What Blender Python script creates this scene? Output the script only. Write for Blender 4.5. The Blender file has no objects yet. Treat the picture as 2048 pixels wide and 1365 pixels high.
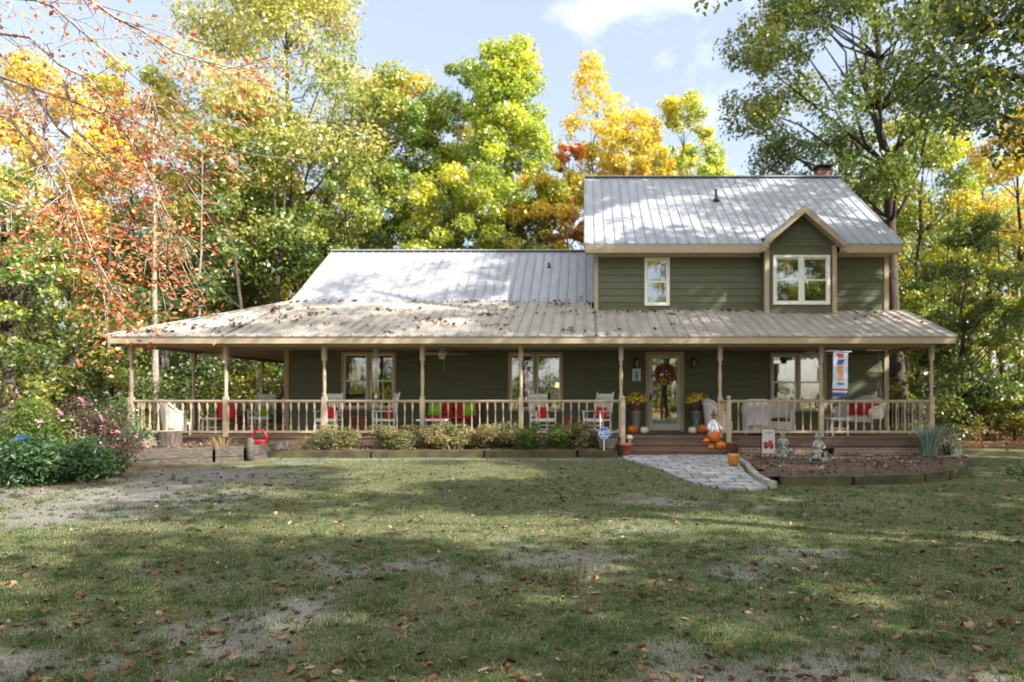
import bpy, math, random
import numpy as np
from mathutils import Vector, Matrix, Euler

R = math.radians
PI = math.pi
scene = bpy.context.scene
COL = scene.collection

# ------------------------------------------------------------------ camera
F = 1312.0            # focal length in photo pixels (2048 wide)
VX, VY = 1170.0, 795.0
EYE = 1.6
cam = bpy.data.cameras.new("camera")
cam.sensor_width = 36.0
cam.sensor_fit = 'HORIZONTAL'
cam.lens = 36.0 * F / 2048.0
cam.shift_x = (1024.0 - VX) / 2048.0
cam.shift_y = (VY - 682.5) / 2048.0
cam.clip_start = 0.1
cam.clip_end = 2000
cam.dof.use_dof = True
cam.dof.focus_distance = 5.2
cam.dof.aperture_fstop = 1.45
camo = bpy.data.objects.new("camera", cam)
camo.location = (0, 0, EYE)
camo.rotation_euler = (R(90), 0, 0)
COL.objects.link(camo)
scene.camera = camo

# ------------------------------------------------------------------ light
SUN = Vector((0.80, -0.36, 0.60)).normalized()
EL = math.asin(SUN.z)
ROT = math.atan2(SUN.x, SUN.y)
sl = bpy.data.lights.new("sun", 'SUN')
sl.energy = 5.0
sl.angle = R(0.53)
sl.color = (1.0, 0.93, 0.83)
so = bpy.data.objects.new("sun", sl)
so.rotation_euler = SUN.to_track_quat('Z', 'Y').to_euler()
so.location = (60, -30, 50)
COL.objects.link(so)

world = bpy.data.worlds.new("World")
scene.world = world
world.use_nodes = True
wt = world.node_tree
wt.nodes.clear()
wout = wt.nodes.new('ShaderNodeOutputWorld')
wbg = wt.nodes.new('ShaderNodeBackground')
wbg.inputs['Strength'].default_value = 0.086
sky = wt.nodes.new('ShaderNodeTexSky')
sky.sky_type = 'NISHITA'
sky.sun_disc = False
sky.sun_elevation = EL
sky.sun_rotation = ROT
sky.air_density = 1.0
sky.dust_density = 2.0
sky.ozone_density = 1.0
tc = wt.nodes.new('ShaderNodeTexCoord')
mp = wt.nodes.new('ShaderNodeMapping')
mp.inputs['Scale'].default_value = (2.0, 2.0, 5.0)
mp.inputs['Rotation'].default_value = (0.0, 0.42, 0.3)
mp.inputs['Location'].default_value = (0.15, 0.2, 0.35)
cn = wt.nodes.new('ShaderNodeTexNoise')
cn.inputs['Scale'].default_value = 1.15
cn.inputs['Detail'].default_value = 8
cn.inputs['Roughness'].default_value = 0.55
cn.inputs['Distortion'].default_value = 0.3
cr = wt.nodes.new('ShaderNodeValToRGB')
cr.color_ramp.elements[0].position = 0.55
cr.color_ramp.elements[0].color = (0.22, 0.22, 0.22, 1)
cr.color_ramp.elements[1].position = 0.76
cr.color_ramp.elements[1].color = (0.85, 0.85, 0.85, 1)
cmix = wt.nodes.new('ShaderNodeMixRGB')
cmix.inputs[2].default_value = (8.0, 8.1, 8.4, 1)
wt.links.new(tc.outputs['Generated'], mp.inputs['Vector'])
wt.links.new(mp.outputs['Vector'], cn.inputs['Vector'])
wt.links.new(cn.outputs['Fac'], cr.inputs['Fac'])
# a broad bank of bright cloud, added unseen behind the viewer as frontal fill
sxyz = wt.nodes.new('ShaderNodeSeparateXYZ')
fill_bank = wt.nodes.new('ShaderNodeMapRange')
fill_bank.inputs['From Min'].default_value = 0.05
fill_bank.inputs['From Max'].default_value = -0.45
fill_bank.inputs['To Min'].default_value = 0.0
fill_bank.inputs['To Max'].default_value = 0.9
cr2 = wt.nodes.new('ShaderNodeValToRGB')
cr2.color_ramp.elements[0].position = 0.30
cr2.color_ramp.elements[0].color = (0.35, 0.35, 0.35, 1)
cr2.color_ramp.elements[1].position = 0.55
bmul = wt.nodes.new('ShaderNodeMath')
bmul.operation = 'MULTIPLY'
cmix2 = wt.nodes.new('ShaderNodeMixRGB')
cmix2.inputs[2].default_value = (12.5, 12.1, 11.6, 1)
wt.links.new(tc.outputs['Generated'], sxyz.inputs['Vector'])
wt.links.new(sxyz.outputs['Y'], fill_bank.inputs['Value'])
wt.links.new(cn.outputs['Fac'], cr2.inputs['Fac'])
wt.links.new(fill_bank.outputs['Result'], bmul.inputs[0])
wt.links.new(cr2.outputs['Color'], bmul.inputs[1])
high = wt.nodes.new('ShaderNodeMapRange')
high.interpolation_type = 'SMOOTHSTEP'
high.inputs['From Min'].default_value = 0.22
high.inputs['From Max'].default_value = 0.55
bmul2 = wt.nodes.new('ShaderNodeMath')
bmul2.operation = 'MULTIPLY'
wt.links.new(sxyz.outputs['Z'], high.inputs['Value'])
wt.links.new(bmul.outputs['Value'], bmul2.inputs[0])
wt.links.new(high.outputs['Result'], bmul2.inputs[1])
wt.links.new(bmul2.outputs['Value'], cmix2.inputs[0])
wt.links.new(cmix.outputs['Color'], cmix2.inputs[1])
wt.links.new(cr.outputs['Color'], cmix.inputs[0])
wt.links.new(sky.outputs['Color'], cmix.inputs[1])
wt.links.new(cmix2.outputs['Color'], wbg.inputs['Color'])
wt.links.new(wbg.outputs['Background'], wout.inputs['Surface'])

scene.view_settings.view_transform = 'Standard'
scene.view_settings.look = 'None'
scene.view_settings.gamma = 1.0
scene.view_settings.exposure = 1.56
scene.view_settings.use_curve_mapping = False
scene.render.engine = 'CYCLES'
cy = scene.cycles
cy.max_bounces = 7
cy.diffuse_bounces = 4
cy.glossy_bounces = 3
cy.transmission_bounces = 3
cy.transparent_max_bounces = 8
cy.caustics_reflective = False
cy.caustics_refractive = False
cy.sample_clamp_indirect = 6.0
cy.use_denoising = True

# ------------------------------------------------------------------ helpers
def px(x, y, Y):
    """world point seen at photo pixel x, y at distance Y"""
    return ((x - VX) * Y / F, Y, EYE - (y - VY) * Y / F)

def pX(x, Y):
    return (x - VX) * Y / F

_m = {}
def mat(name, c1, c2=None, rough=0.7, scale=8.0, bump=0.0, bscale=None, metal=0.0, spec=0.4,
        stretch=(1, 1, 1), detail=5, lo=0.35, hi=0.65, sheen=0.0):
    if name in _m:
        return _m[name]
    m = bpy.data.materials.new(name)
    m.use_nodes = True
    nt = m.node_tree
    b = nt.nodes['Principled BSDF']
    b.inputs['Roughness'].default_value = rough
    b.inputs['Metallic'].default_value = metal
    b.inputs['Specular IOR Level'].default_value = spec
    t = nt.nodes.new('ShaderNodeTexCoord')
    mpn = nt.nodes.new('ShaderNodeMapping')
    mpn.inputs['Scale'].default_value = stretch
    nt.links.new(t.outputs['Object'], mpn.inputs['Vector'])
    if c2 is None:
        c2 = tuple(c * 0.82 for c in c1)
    n = nt.nodes.new('ShaderNodeTexNoise')
    n.inputs['Scale'].default_value = scale
    n.inputs['Detail'].default_value = detail
    nt.links.new(mpn.outputs['Vector'], n.inputs['Vector'])
    r = nt.nodes.new('ShaderNodeValToRGB')
    r.color_ramp.elements[0].position = lo
    r.color_ramp.elements[0].color = (*c2, 1)
    r.color_ramp.elements[1].position = hi
    r.color_ramp.elements[1].color = (*c1, 1)
    nt.links.new(n.outputs['Fac'], r.inputs['Fac'])
    nt.links.new(r.outputs['Color'], b.inputs['Base Color'])
    if bump:
        n2 = nt.nodes.new('ShaderNodeTexNoise')
        n2.inputs['Scale'].default_value = bscale or scale * 4
        n2.inputs['Detail'].default_value = 6
        nt.links.new(mpn.outputs['Vector'], n2.inputs['Vector'])
        bp = nt.nodes.new('ShaderNodeBump')
        bp.inputs['Strength'].default_value = bump
        bp.inputs['Distance'].default_value = 0.02
        nt.links.new(n2.outputs['Fac'], bp.inputs['Height'])
        nt.links.new(bp.outputs['Normal'], b.inputs['Normal'])
    _m[name] = m
    return m

def leafmat(name, stops, trans=0.45, rough=0.5, gloss=0.07):
    """stops: list of (position, colour)"""
    if name in _m:
        return _m[name]
    m = bpy.data.materials.new(name)
    m.use_nodes = True
    nt = m.node_tree
    nt.nodes.clear()
    out = nt.nodes.new('ShaderNodeOutputMaterial')
    a = nt.nodes.new('ShaderNodeAttribute')
    a.attribute_name = 'lv'
    r = nt.nodes.new('ShaderNodeValToRGB')
    els = r.color_ramp.elements
    els[0].position, els[0].color = stops[0][0], (*stops[0][1], 1)
    els[1].position, els[1].color = stops[-1][0], (*stops[-1][1], 1)
    for p, c in stops[1:-1]:
        e = els.new(p)
        e.color = (*c, 1)
    nt.links.new(a.outputs['Fac'], r.inputs['Fac'])
    d = nt.nodes.new('ShaderNodeBsdfDiffuse')
    t = nt.nodes.new('ShaderNodeBsdfTranslucent')
    g = nt.nodes.new('ShaderNodeBsdfGlossy')
    g.inputs['Roughness'].default_value = rough
    g.inputs['Color'].default_value = (1, 1, 1, 1)
    mx = nt.nodes.new('ShaderNodeMixShader')
    mx.inputs[0].default_value = trans
    mg = nt.nodes.new('ShaderNodeMixShader')
    mg.inputs[0].default_value = gloss
    nt.links.new(r.outputs['Color'], d.inputs['Color'])
    hs = nt.nodes.new('ShaderNodeHueSaturation'); hs.inputs['Saturation'].default_value = 1.1; hs.inputs['Value'].default_value = 1.5 if trans > .3 else 1.0
    nt.links.new(r.outputs['Color'], hs.inputs['Color']); nt.links.new(hs.outputs['Color'], t.inputs['Color'])
    nt.links.new(d.outputs[0], mx.inputs[1])
    nt.links.new(t.outputs[0], mx.inputs[2])
    nt.links.new(mx.outputs[0], mg.inputs[1])
    nt.links.new(g.outputs[0], mg.inputs[2])
    nt.links.new(mg.outputs[0], out.inputs['Surface'])
    _m[name] = m
    return m

def wloc(o):
    v = Vector((0, 0, 0))
    while o is not None:
        v += o.location
        o = o.parent
    return v

def tag(o, label=None, cat=None, group=None, kind=None):
    if label: o['label'] = label
    if cat: o['category'] = cat
    if group: o['group'] = group
    if kind: o['kind'] = kind
    return o

def thing(name, label, cat, loc=(0, 0, 0), rz=0, group=None):
    o = bpy.data.objects.new(name, None)
    o.empty_display_size = 0.2
    COL.objects.link(o)
    o.location = loc
    o.rotation_euler = (0, 0, rz)
    return tag(o, label, cat, group)

def copy_tree(o, parent=None):
    c = o.copy()
    COL.objects.link(c)
    c.parent = parent
    for ch in list(o.children):
        copy_tree(ch, c)
    return c

class MB:
    def __init__(self):
        self.v = []; self.f = []; self.s = []; self.mi = {}; self.cm = 0
    def add(self, vs, fs, smooth=False, M=None):
        o = len(self.v)
        if M is not None:
            vs = [M @ Vector(p) for p in vs]
        self.v.extend([tuple(p) for p in vs])
        for f in fs:
            if self.cm: self.mi[len(self.f)] = self.cm
            self.f.append(tuple(i + o for i in f)); self.s.append(smooth)
        return self
    def box(self, x0, y0, z0, x1, y1, z1, M=None):
        x0, x1 = min(x0, x1), max(x0, x1); y0, y1 = min(y0, y1), max(y0, y1); z0, z1 = min(z0, z1), max(z0, z1)
        return self.add([(x0, y0, z0), (x1, y0, z0), (x1, y1, z0), (x0, y1, z0), (x0, y0, z1), (x1, y0, z1), (x1, y1, z1), (x0, y1, z1)],
                        [(0, 3, 2, 1), (4, 5, 6, 7), (0, 1, 5, 4), (1, 2, 6, 5), (2, 3, 7, 6), (3, 0, 4, 7)], False, M)
    def cbox(self, c, s, rot=(0, 0, 0)):
        M = Matrix.Translation(c) @ Euler(rot).to_matrix().to_4x4()
        return self.box(-s[0] / 2, -s[1] / 2, -s[2] / 2, s[0] / 2, s[1] / 2, s[2] / 2, M)
    def bar(self, a, b, w, h=None, up=(0, 0, 1)):
        """rectangular bar from a to b"""
        a = Vector(a); b = Vector(b); h = h or w
        d = (b - a).normalized(); u = Vector(up)
        if abs(d.dot(u)) > 0.95: u = Vector((0, 1, 0))
        s = d.cross(u).normalized(); u = s.cross(d).normalized()
        vs = []
        for p in (a, b):
            for i, j in ((-1, -1), (1, -1), (1, 1), (-1, 1)):
                vs.append(p + s * (i * w / 2) + u * (j * h / 2))
        return self.add(vs, [(0, 1, 2, 3), (7, 6, 5, 4), (0, 4, 5, 1), (1, 5, 6, 2), (2, 6, 7, 3), (3, 7, 4, 0)])
    def tube(self, pts, rs, n=8, cap=True):
        pts = [Vector(p) for p in pts]
        if not hasattr(rs, '__len__'): rs = [rs] * len(pts)
        vs = []; fs = []
        ref = None
        for i, p in enumerate(pts):
            if i == 0: d = pts[1] - p
            elif i == len(pts) - 1: d = p - pts[i - 1]
            else: d = pts[i + 1] - pts[i - 1]
            d = d.normalized() if d.length > 1e-9 else Vector((0, 0, 1))
            if ref is None:
                ref = Vector((1, 0, 0)) if abs(d.x) < 0.8 else Vector((0, 1, 0))
            s = d.cross(ref)
            if s.length < 1e-4: s = d.cross(Vector((0, 1, 0.3)))
            s.normalize(); u = s.cross(d).normalized(); ref = u.cross(s) if False else ref
            for k in range(n):
                a = 2 * PI * k / n
                vs.append(p + s * (math.cos(a) * rs[i]) + u * (math.sin(a) * rs[i]))
        for i in range(len(pts) - 1):
            for k in range(n):
                k2 = (k + 1) % n
                fs.append((i * n + k, i * n + k2, (i + 1) * n + k2, (i + 1) * n + k))
        self.add(vs, fs, True)
        if cap:
            o = len(self.v) - len(vs)
            self.f.append(tuple(o + k for k in range(n))[::-1]); self.s.append(False)
            e = o + (len(pts) - 1) * n
            self.f.append(tuple(e + k for k in range(n))); self.s.append(False)
        return self
    def lathe(self, prof, c=(0, 0, 0), n=16, smooth=True, ribs=0, ramp=0.0, sx=1, sy=1):
        """prof: list of (r, z)"""
        vs = []; fs = []
        for r, z in prof:
            for k in range(n):
                a = 2 * PI * k / n
                rr = r * (1 + ramp * abs(math.cos(ribs * a / 2.0)) - ramp) if ribs else r
                vs.append((c[0] + rr * math.cos(a) * sx, c[1] + rr * math.sin(a) * sy, c[2] + z))
        for i in range(len(prof) - 1):
            for k in range(n):
                k2 = (k + 1) % n
                fs.append((i * n + k, i * n + k2, (i + 1) * n + k2, (i + 1) * n + k))
        o = len(self.v)
        self.add(vs, fs, smooth)
        if prof[0][0] > 1e-4: self.f.append(tuple(o + k for k in range(n))[::-1]); self.s.append(False)
        e = o + (len(prof) - 1) * n
        if prof[-1][0] > 1e-4: self.f.append(tuple(e + k for k in range(n))); self.s.append(False)
        return self
    def ell(self, c, r, n=14, m=9, M=None, rot=None):
        prof = []
        vs = []; fs = []
        for i in range(m + 1):
            t = PI * i / m
            for k in range(n):
                a = 2 * PI * k / n
                vs.append(Vector((r[0] * math.sin(t) * math.cos(a), r[1] * math.sin(t) * math.sin(a), -r[2] * math.cos(t))))
        for i in range(m):
            for k in range(n):
                k2 = (k + 1) % n
                fs.append((i * n + k, i * n + k2, (i + 1) * n + k2, (i + 1) * n + k))
        T = Matrix.Translation(c)
        if rot: T = T @ Euler(rot).to_matrix().to_4x4()
        return self.add(vs, fs, True, T if M is None else M @ T)
    def pillow(self, c, w, h, t, rot=(0, 0, 0), n=8):
        """puffed square cushion, flat side along local Y"""
        vs = []; fs = []
        for s in (1, -1):
            for i in range(n + 1):
                for j in range(n + 1):
                    u = -1 + 2 * i / n; v = -1 + 2 * j / n
                    e = (1 - u ** 4) * (1 - v ** 4)
                    pin = 1 - 0.07 * (1 - abs(u)) * abs(v) ** 2
                    pin2 = 1 - 0.07 * (1 - abs(v)) * abs(u) ** 2
                    vs.append((u * w / 2 * pin2, s * t / 2 * (e ** 0.5), v * h / 2 * pin))
        k = n + 1
        for s in (0, 1):
            o = s * k * k
            for i in range(n):
                for j in range(n):
                    q = (o + i * k + j, o + (i + 1) * k + j, o + (i + 1) * k + j + 1, o + i * k + j + 1)
                    fs.append(q if s else q[::-1])
        M = Matrix.Translation(c) @ Euler(rot).to_matrix().to_4x4()
        return self.add(vs, fs, True, M)
    def poly(self, pts, th=None, axis=None):
        """flat polygon, or a slab when axis (offset vector) is given"""
        n = len(pts)
        if axis is None:
            return self.add(pts, [tuple(range(n))])
        a = Vector(axis)
        vs = [Vector(p) for p in pts] + [Vector(p) + a for p in pts]
        fs = [tuple(range(n))[::-1], tuple(range(n, 2 * n))]
        for i in range(n):
            j = (i + 1) % n
            fs.append((i, j, n + j, n + i))
        return self.add(vs, fs)
    def build(self, name, m, parent=None, world=False, bevel=0.0, label=None):
        me = bpy.data.meshes.new(name)
        off = wloc(parent) if world and parent is not None else Vector((0, 0, 0))
        vs = [(p[0] - off.x, p[1] - off.y, p[2] - off.z) for p in self.v]
        me.from_pydata(vs, [], self.f)
        me.polygons.foreach_set('use_smooth', self.s)
        for mm in (m if isinstance(m, (list, tuple)) else [m]): me.materials.append(mm)
        for i_, k_ in self.mi.items(): me.polygons[i_].material_index = k_
        me.update()
        o = bpy.data.objects.new(name, me)
        COL.objects.link(o)
        o.parent = parent
        if bevel:
            b = o.modifiers.new('bevel', 'BEVEL'); b.width = bevel; b.segments = 2; b.limit_method = 'ANGLE'
        if label: o['label'] = label
        return o

def np_mesh(name, verts, quads, m, attrs=None, parent=None, smooth=False):
    me = bpy.data.meshes.new(name)
    nv = len(verts); nq = len(quads); k = quads.shape[1]
    me.vertices.add(nv); me.vertices.foreach_set('co', np.ascontiguousarray(verts, dtype=np.float32).ravel())
    me.loops.add(nq * k); me.loops.foreach_set('vertex_index', np.ascontiguousarray(quads, dtype=np.int32).ravel())
    me.polygons.add(nq); me.polygons.foreach_set('loop_start', np.arange(0, nq * k, k, dtype=np.int32))
    if smooth:
        me.polygons.foreach_set('use_smooth', np.ones(nq, dtype=bool))
    me.update(calc_edges=True)
    for an, arr in (attrs or {}).items():
        at = me.attributes.new(an, 'FLOAT', 'POINT')
        at.data.foreach_set('value', np.ascontiguousarray(arr, dtype=np.float32))
    me.materials.append(m)
    o = bpy.data.objects.new(name, me)
    COL.objects.link(o)
    o.parent = parent
    return o

# value noise
def vnoise(x, y, seed=0):
    xi = np.floor(x).astype(np.int64); yi = np.floor(y).astype(np.int64)
    xf = x - xi; yf = y - yi
    def h(a, b):
        n = (a * 374761393 + b * 668265263 + seed * 974711) & 0x7fffffff
        n = ((n ^ (n >> 13)) * 1274126177) & 0x7fffffff
        n = n ^ (n >> 16)
        return (n & 0xffff) / 65535.0
    u = xf * xf * (3 - 2 * xf); w = yf * yf * (3 - 2 * yf)
    return (h(xi, yi) * (1 - u) + h(xi + 1, yi) * u) * (1 - w) + (h(xi, yi + 1) * (1 - u) + h(xi + 1, yi + 1) * u) * w
def fbm(x, y, seed=0, o=4):
    s = 0; a = 0.5
    for i in range(o):
        s = s + a * vnoise(x * 2 ** i, y * 2 ** i, seed + i); a *= 0.5
    return s / (1 - 0.5 ** o)
def sstep(a, b, x):
    t = np.clip((x - a) / (b - a), 0, 1)
    return t * t * (3 - 2 * t)

# ------------------------------------------------------------------ ground
def gz(x, y):
    x = np.asarray(x, float); y = np.asarray(y, float)
    return 0.10 * sstep(9.0, 15.5, y) * sstep(60, 25, y) + 0.035 * (fbm(x * 0.7, y * 0.7, 3, 3) - 0.5) * sstep(18, 15, y)
def dirt(x, y):
    x = np.asarray(x, float); y = np.asarray(y, float)
    n = fbm(x * 0.55 + 7.3, y * 0.8 + 2.1, 11, 4) * 0.6 + fbm(x * 1.9, y * 1.9, 17, 3) * 0.4
    near = sstep(5.6, 2.9, y) * 0.17 + .10 * sstep(-.5, -3, x) * sstep(7.5, 5, y)
    d = sstep(0.57, 0.77, n + near - 0.04 * sstep(6, 12, y))
    # bare gravelly drive on the left, worn strip along the border
    g = .85 * sstep(-4.2, -7.6, x + 1.6 * (fbm(x * 0.5, y * 0.5, 5, 3) - 0.5)) * sstep(14.4, 13.0, y) * sstep(7.2, 9.0, y) * (.45 + .75 * sstep(.35, .6, fbm(x * 1.3, y * 1.6, 23, 4)))
    e = sstep(15.0, 16.2, y) * 0.6 * sstep(9.5, 8.5, x)
    return np.clip(np.maximum(np.maximum(d * 0.9, g), e), 0, 1), g

xs = np.concatenate([np.array([-400, -250, -150, -100, -70, -50, -38, -30, -24, -20, -17, -15, -13.5]), np.arange(-12, 12.01, 0.12),
                     np.array([13.5, 15, 17, 20, 24, 30, 38, 50, 70, 100, 150, 250, 400])])
ys = np.concatenate([np.array([-400, -250, -150, -100, -60, -40, -25, -15, -9, -5, -3, -1, 0.5]), np.arange(1.6, 18, 0.12),
                     np.array([18.5, 20, 22, 25, 28, 32, 37, 45, 60, 80, 110, 160, 250, 400])])
GX, GY = np.meshgrid(xs, ys)
gx = GX.ravel(); gy = GY.ravel()
gv = np.stack([gx, gy, gz(gx, gy)], 1)
nx, ny = len(xs), len(ys)
ii = np.arange((ny - 1) * (nx - 1)); r_ = ii // (nx - 1); c_ = ii % (nx - 1)
q0 = r_ * nx + c_
gq = np.stack([q0, q0 + 1, q0 + nx + 1, q0 + nx], 1)
gd, gg = dirt(gx, gy)
wood = np.maximum(sstep(17.5, 20, gy), sstep(10.5, 14.5, np.abs(gx)) * sstep(6, 12, gy))
wood = np.maximum(wood, sstep(-8.0, -10.5, gx) * sstep(10.5, 12.5, gy))
# open sunny grass to the right of the bed
wood = np.where((gx > 7) & (gy < 19), wood * 0.25, wood)
field = sstep(-6, -16, gy)

def ground_mat():
    m = bpy.data.materials.new('lawn_ground')
    m.use_nodes = True
    nt = m.node_tree; b = nt.nodes['Principled BSDF']
    b.inputs['Roughness'].default_value = 0.95
    b.inputs['Specular IOR Level'].default_value = 0.1
    L = nt.links.new
    t = nt.nodes.new('ShaderNodeTexCoord')
    def noise(s, d=6, r=0.6):
        n = nt.nodes.new('ShaderNodeTexNoise'); n.inputs['Scale'].default_value = s; n.inputs['Detail'].default_value = d
        n.inputs['Roughness'].default_value = r
        L(t.outputs['Object'], n.inputs['Vector']); return n
    def ramp(src, a, ca, bpos, cb):
        r = nt.nodes.new('ShaderNodeValToRGB')
        r.color_ramp.elements[0].position = a; r.color_ramp.elements[0].color = (*ca, 1)
        r.color_ramp.elements[1].position = bpos; r.color_ramp.elements[1].color = (*cb, 1)
        L(src, r.inputs['Fac']); return r
    def attr(n):
        a = nt.nodes.new('ShaderNodeAttribute'); a.attribute_name = n; return a.outputs['Fac']
    def mix(f, a, bb):
        x = nt.nodes.new('ShaderNodeMixRGB'); L(f, x.inputs[0]); L(a, x.inputs[1]); L(bb, x.inputs[2]); return x.outputs[0]
    g1 = ramp(noise(9).outputs['Fac'], 0.35, (0.065, 0.088, 0.035), 0.7, (0.185, 0.165, 0.10))
    g2 = ramp(noise(70).outputs['Fac'], 0.35, (0.062, 0.085, 0.033), 0.7, (0.21, 0.185, 0.12))
    gm = nt.nodes.new('ShaderNodeMixRGB'); gm.inputs[0].default_value = 0.5
    L(g1.outputs[0], gm.inputs[1]); L(g2.outputs[0], gm.inputs[2])
    d1 = ramp(noise(60).outputs['Fac'], 0.3, (0.13, 0.12, 0.105), 0.72, (0.34, 0.335, 0.32))
    s1 = ramp(noise(90).outputs['Fac'], 0.3, (0.11, 0.108, 0.10), 0.72, (0.28, 0.275, 0.26))
    w1 = ramp(noise(22).outputs['Fac'], 0.32, (0.045, 0.03, 0.018), 0.7, (0.25, 0.135, 0.06))
    f1 = ramp(noise(3).outputs['Fac'], 0.3, (0.20, 0.17, 0.05), 0.7, (0.34, 0.27, 0.08))
    c = mix(attr('dirt'), gm.outputs[0], d1.outputs[0])
    c = mix(attr('gravel'), c, s1.outputs[0])
    c = mix(attr('wood'), c, w1.outputs[0])
    c = mix(attr('field'), c, f1.outputs[0])
    L(c, b.inputs['Base Color'])
    bn = noise(120, 4)
    bp = nt.nodes.new('ShaderNodeBump'); bp.inputs['Strength'].default_value = 0.6; bp.inputs['Distance'].default_value = 0.03
    L(bn.outputs['Fac'], bp.inputs['Height']); L(bp.outputs['Normal'], b.inputs['Normal'])
    return m
ground = np_mesh('ground', gv, gq, ground_mat(), {'dirt': gd, 'gravel': gg, 'wood': wood, 'field': field}, smooth=True)
tag(ground, kind='structure')

# ------------------------------------------------------------------ materials
TRIM = mat('beige_trim', (0.40, 0.325, 0.225), (0.365, 0.295, 0.205), rough=0.55, scale=3)
SOFFIT = mat('beige_soffit', (0.50, 0.40, 0.29), (0.46, 0.365, 0.265), rough=0.6, scale=3)
SIDING = mat('green_siding', (0.104, 0.114, 0.064), (0.076, 0.087, 0.047), rough=0.55, scale=1.6, stretch=(0.4, 1, 5), bump=0.08, bscale=40)
WHITE = mat('white_paint', (0.78, 0.77, 0.73), (0.68, 0.67, 0.63), rough=0.45, scale=6)
WICKER = mat('white_wicker', (0.74, 0.72, 0.67), (0.50, 0.48, 0.43), rough=0.6, scale=60, bump=0.6, bscale=90, stretch=(1, 1, 2))
ROOF = mat('pale_metal_roof', (0.335, 0.35, 0.385), (0.275, 0.29, 0.32), rough=0.42, scale=1.3, spec=0.5, stretch=(3, 1, 1))
ROOF2 = mat('weathered_metal_roof', (0.375, 0.34, 0.30), (0.275, 0.25, 0.22), rough=0.45, scale=2.2, spec=0.5, stretch=(2, 1, 1))
RIB_SHADE = mat('rib_shadow_line', (.20, .19, .19), (.10, .095, .09), rough=.8, scale=3)  # dark colour painted in for the shadow lines along the roof ribs
DECK = mat('brown_deck_board', (0.17, 0.105, 0.075), (0.115, 0.07, 0.052), rough=0.6, scale=5, stretch=(0.4, 6, 6), bump=0.15)
SKIRT = mat('brown_skirt_board', (0.135, 0.090, 0.068), (0.095, 0.062, 0.048), rough=0.7, scale=4, stretch=(0.4, 5, 5))
BLACK = mat('black_metal', (0.02, 0.02, 0.02), rough=0.4)
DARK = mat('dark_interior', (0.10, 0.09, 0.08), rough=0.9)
REDF = mat('red_fabric', (0.52, 0.025, 0.03), (0.40, 0.016, 0.02), rough=0.85, scale=30, bump=0.2)
GREENF = mat('lime_fabric', (0.25, 0.46, 0.03), (0.18, 0.36, 0.02), rough=0.85, scale=30, bump=0.2)
MAROON = mat('maroon_fabric', (0.13, 0.045, 0.045), (0.10, 0.03, 0.03), rough=0.85, scale=30)
STEEL = mat('grey_steel', (0.42, 0.42, 0.42), (0.3, 0.3, 0.3), rough=0.35, metal=0.7, scale=20)
ALU = mat('pale_aluminium', (0.72, 0.72, 0.70), rough=0.3, metal=0.5)
BARK = mat('grey_brown_bark', (0.085, 0.066, 0.05), (0.028, 0.022, 0.018), rough=0.95, scale=7, stretch=(3, 3, 0.6), bump=0.8, bscale=18)
PALEBARK = mat('pale_bark', (0.36, 0.31, 0.26), (0.15, 0.12, 0.10), rough=0.9, scale=9, stretch=(2, 2, 0.7), bump=0.6, bscale=20)
TERRA = mat('terracotta', (0.46, 0.17, 0.10), (0.36, 0.12, 0.07), rough=0.75, scale=12)
ORANGE = mat('pumpkin_skin', (0.62, 0.17, 0.015), (0.50, 0.115, 0.01), rough=0.45, scale=6)
WPUMP = mat('white_pumpkin_skin', (0.72, 0.70, 0.62), (0.6, 0.58, 0.5), rough=0.5, scale=6)
STEM = mat('dry_stem', (0.20, 0.17, 0.07), rough=0.8)
STONE = mat('mottled_concrete', (0.33, 0.335, 0.29), (0.07, 0.08, 0.06), rough=0.9, scale=14, bump=0.5, lo=0.38, hi=0.58)
OLDWOOD = mat('grey_timber', (0.125, 0.11, 0.092), (0.045, 0.038, 0.03), rough=0.9, scale=5, stretch=(0.6, 4, 8), bump=0.6, bscale=14)
MOSSWOOD = mat('mossy_timber', (0.085, 0.085, 0.03), (0.045, 0.036, 0.024), rough=0.95, scale=3.5, bump=0.6, bscale=30)
BRICKM = bpy.data.materials.new('pier_brick')
def brick_setup(m, c1, c2, mortar, sc):
    m.use_nodes = True
    nt = m.node_tree; b = nt.nodes['Principled BSDF']; b.inputs['Roughness'].default_value = 0.9
    t = nt.nodes.new('ShaderNodeTexCoord'); mpn = nt.nodes.new('ShaderNodeMapping')
    mpn.inputs['Rotation'].default_value = (R(90), 0, 0)
    br = nt.nodes.new('ShaderNodeTexBrick')
    br.inputs['Color1'].default_value = (*c1, 1); br.inputs['Color2'].default_value = (*c2, 1); br.inputs['Mortar'].default_value = (*mortar, 1)
    br.inputs['Scale'].default_value = 1.0; br.inputs['Brick Width'].default_value = 0.215 * sc; br.inputs['Row Height'].default_value = 0.072 * sc
    br.inputs['Mortar Size'].default_value = 0.008
    nt.links.new(t.outputs['Object'], mpn.inputs['Vector']); nt.links.new(mpn.outputs['Vector'], br.inputs['Vector'])
    nt.links.new(br.outputs['Color'], b.inputs['Base Color'])
brick_setup(BRICKM, (0.22, 0.135, 0.10), (0.17, 0.105, 0.08), (0.36, 0.32, 0.28), 1)
CHIMB = bpy.data.materials.new('chimney_brick')
brick_setup(CHIMB, (0.32, 0.09, 0.06), (0.24, 0.065, 0.045), (0.4, 0.34, 0.3), 1)

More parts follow.
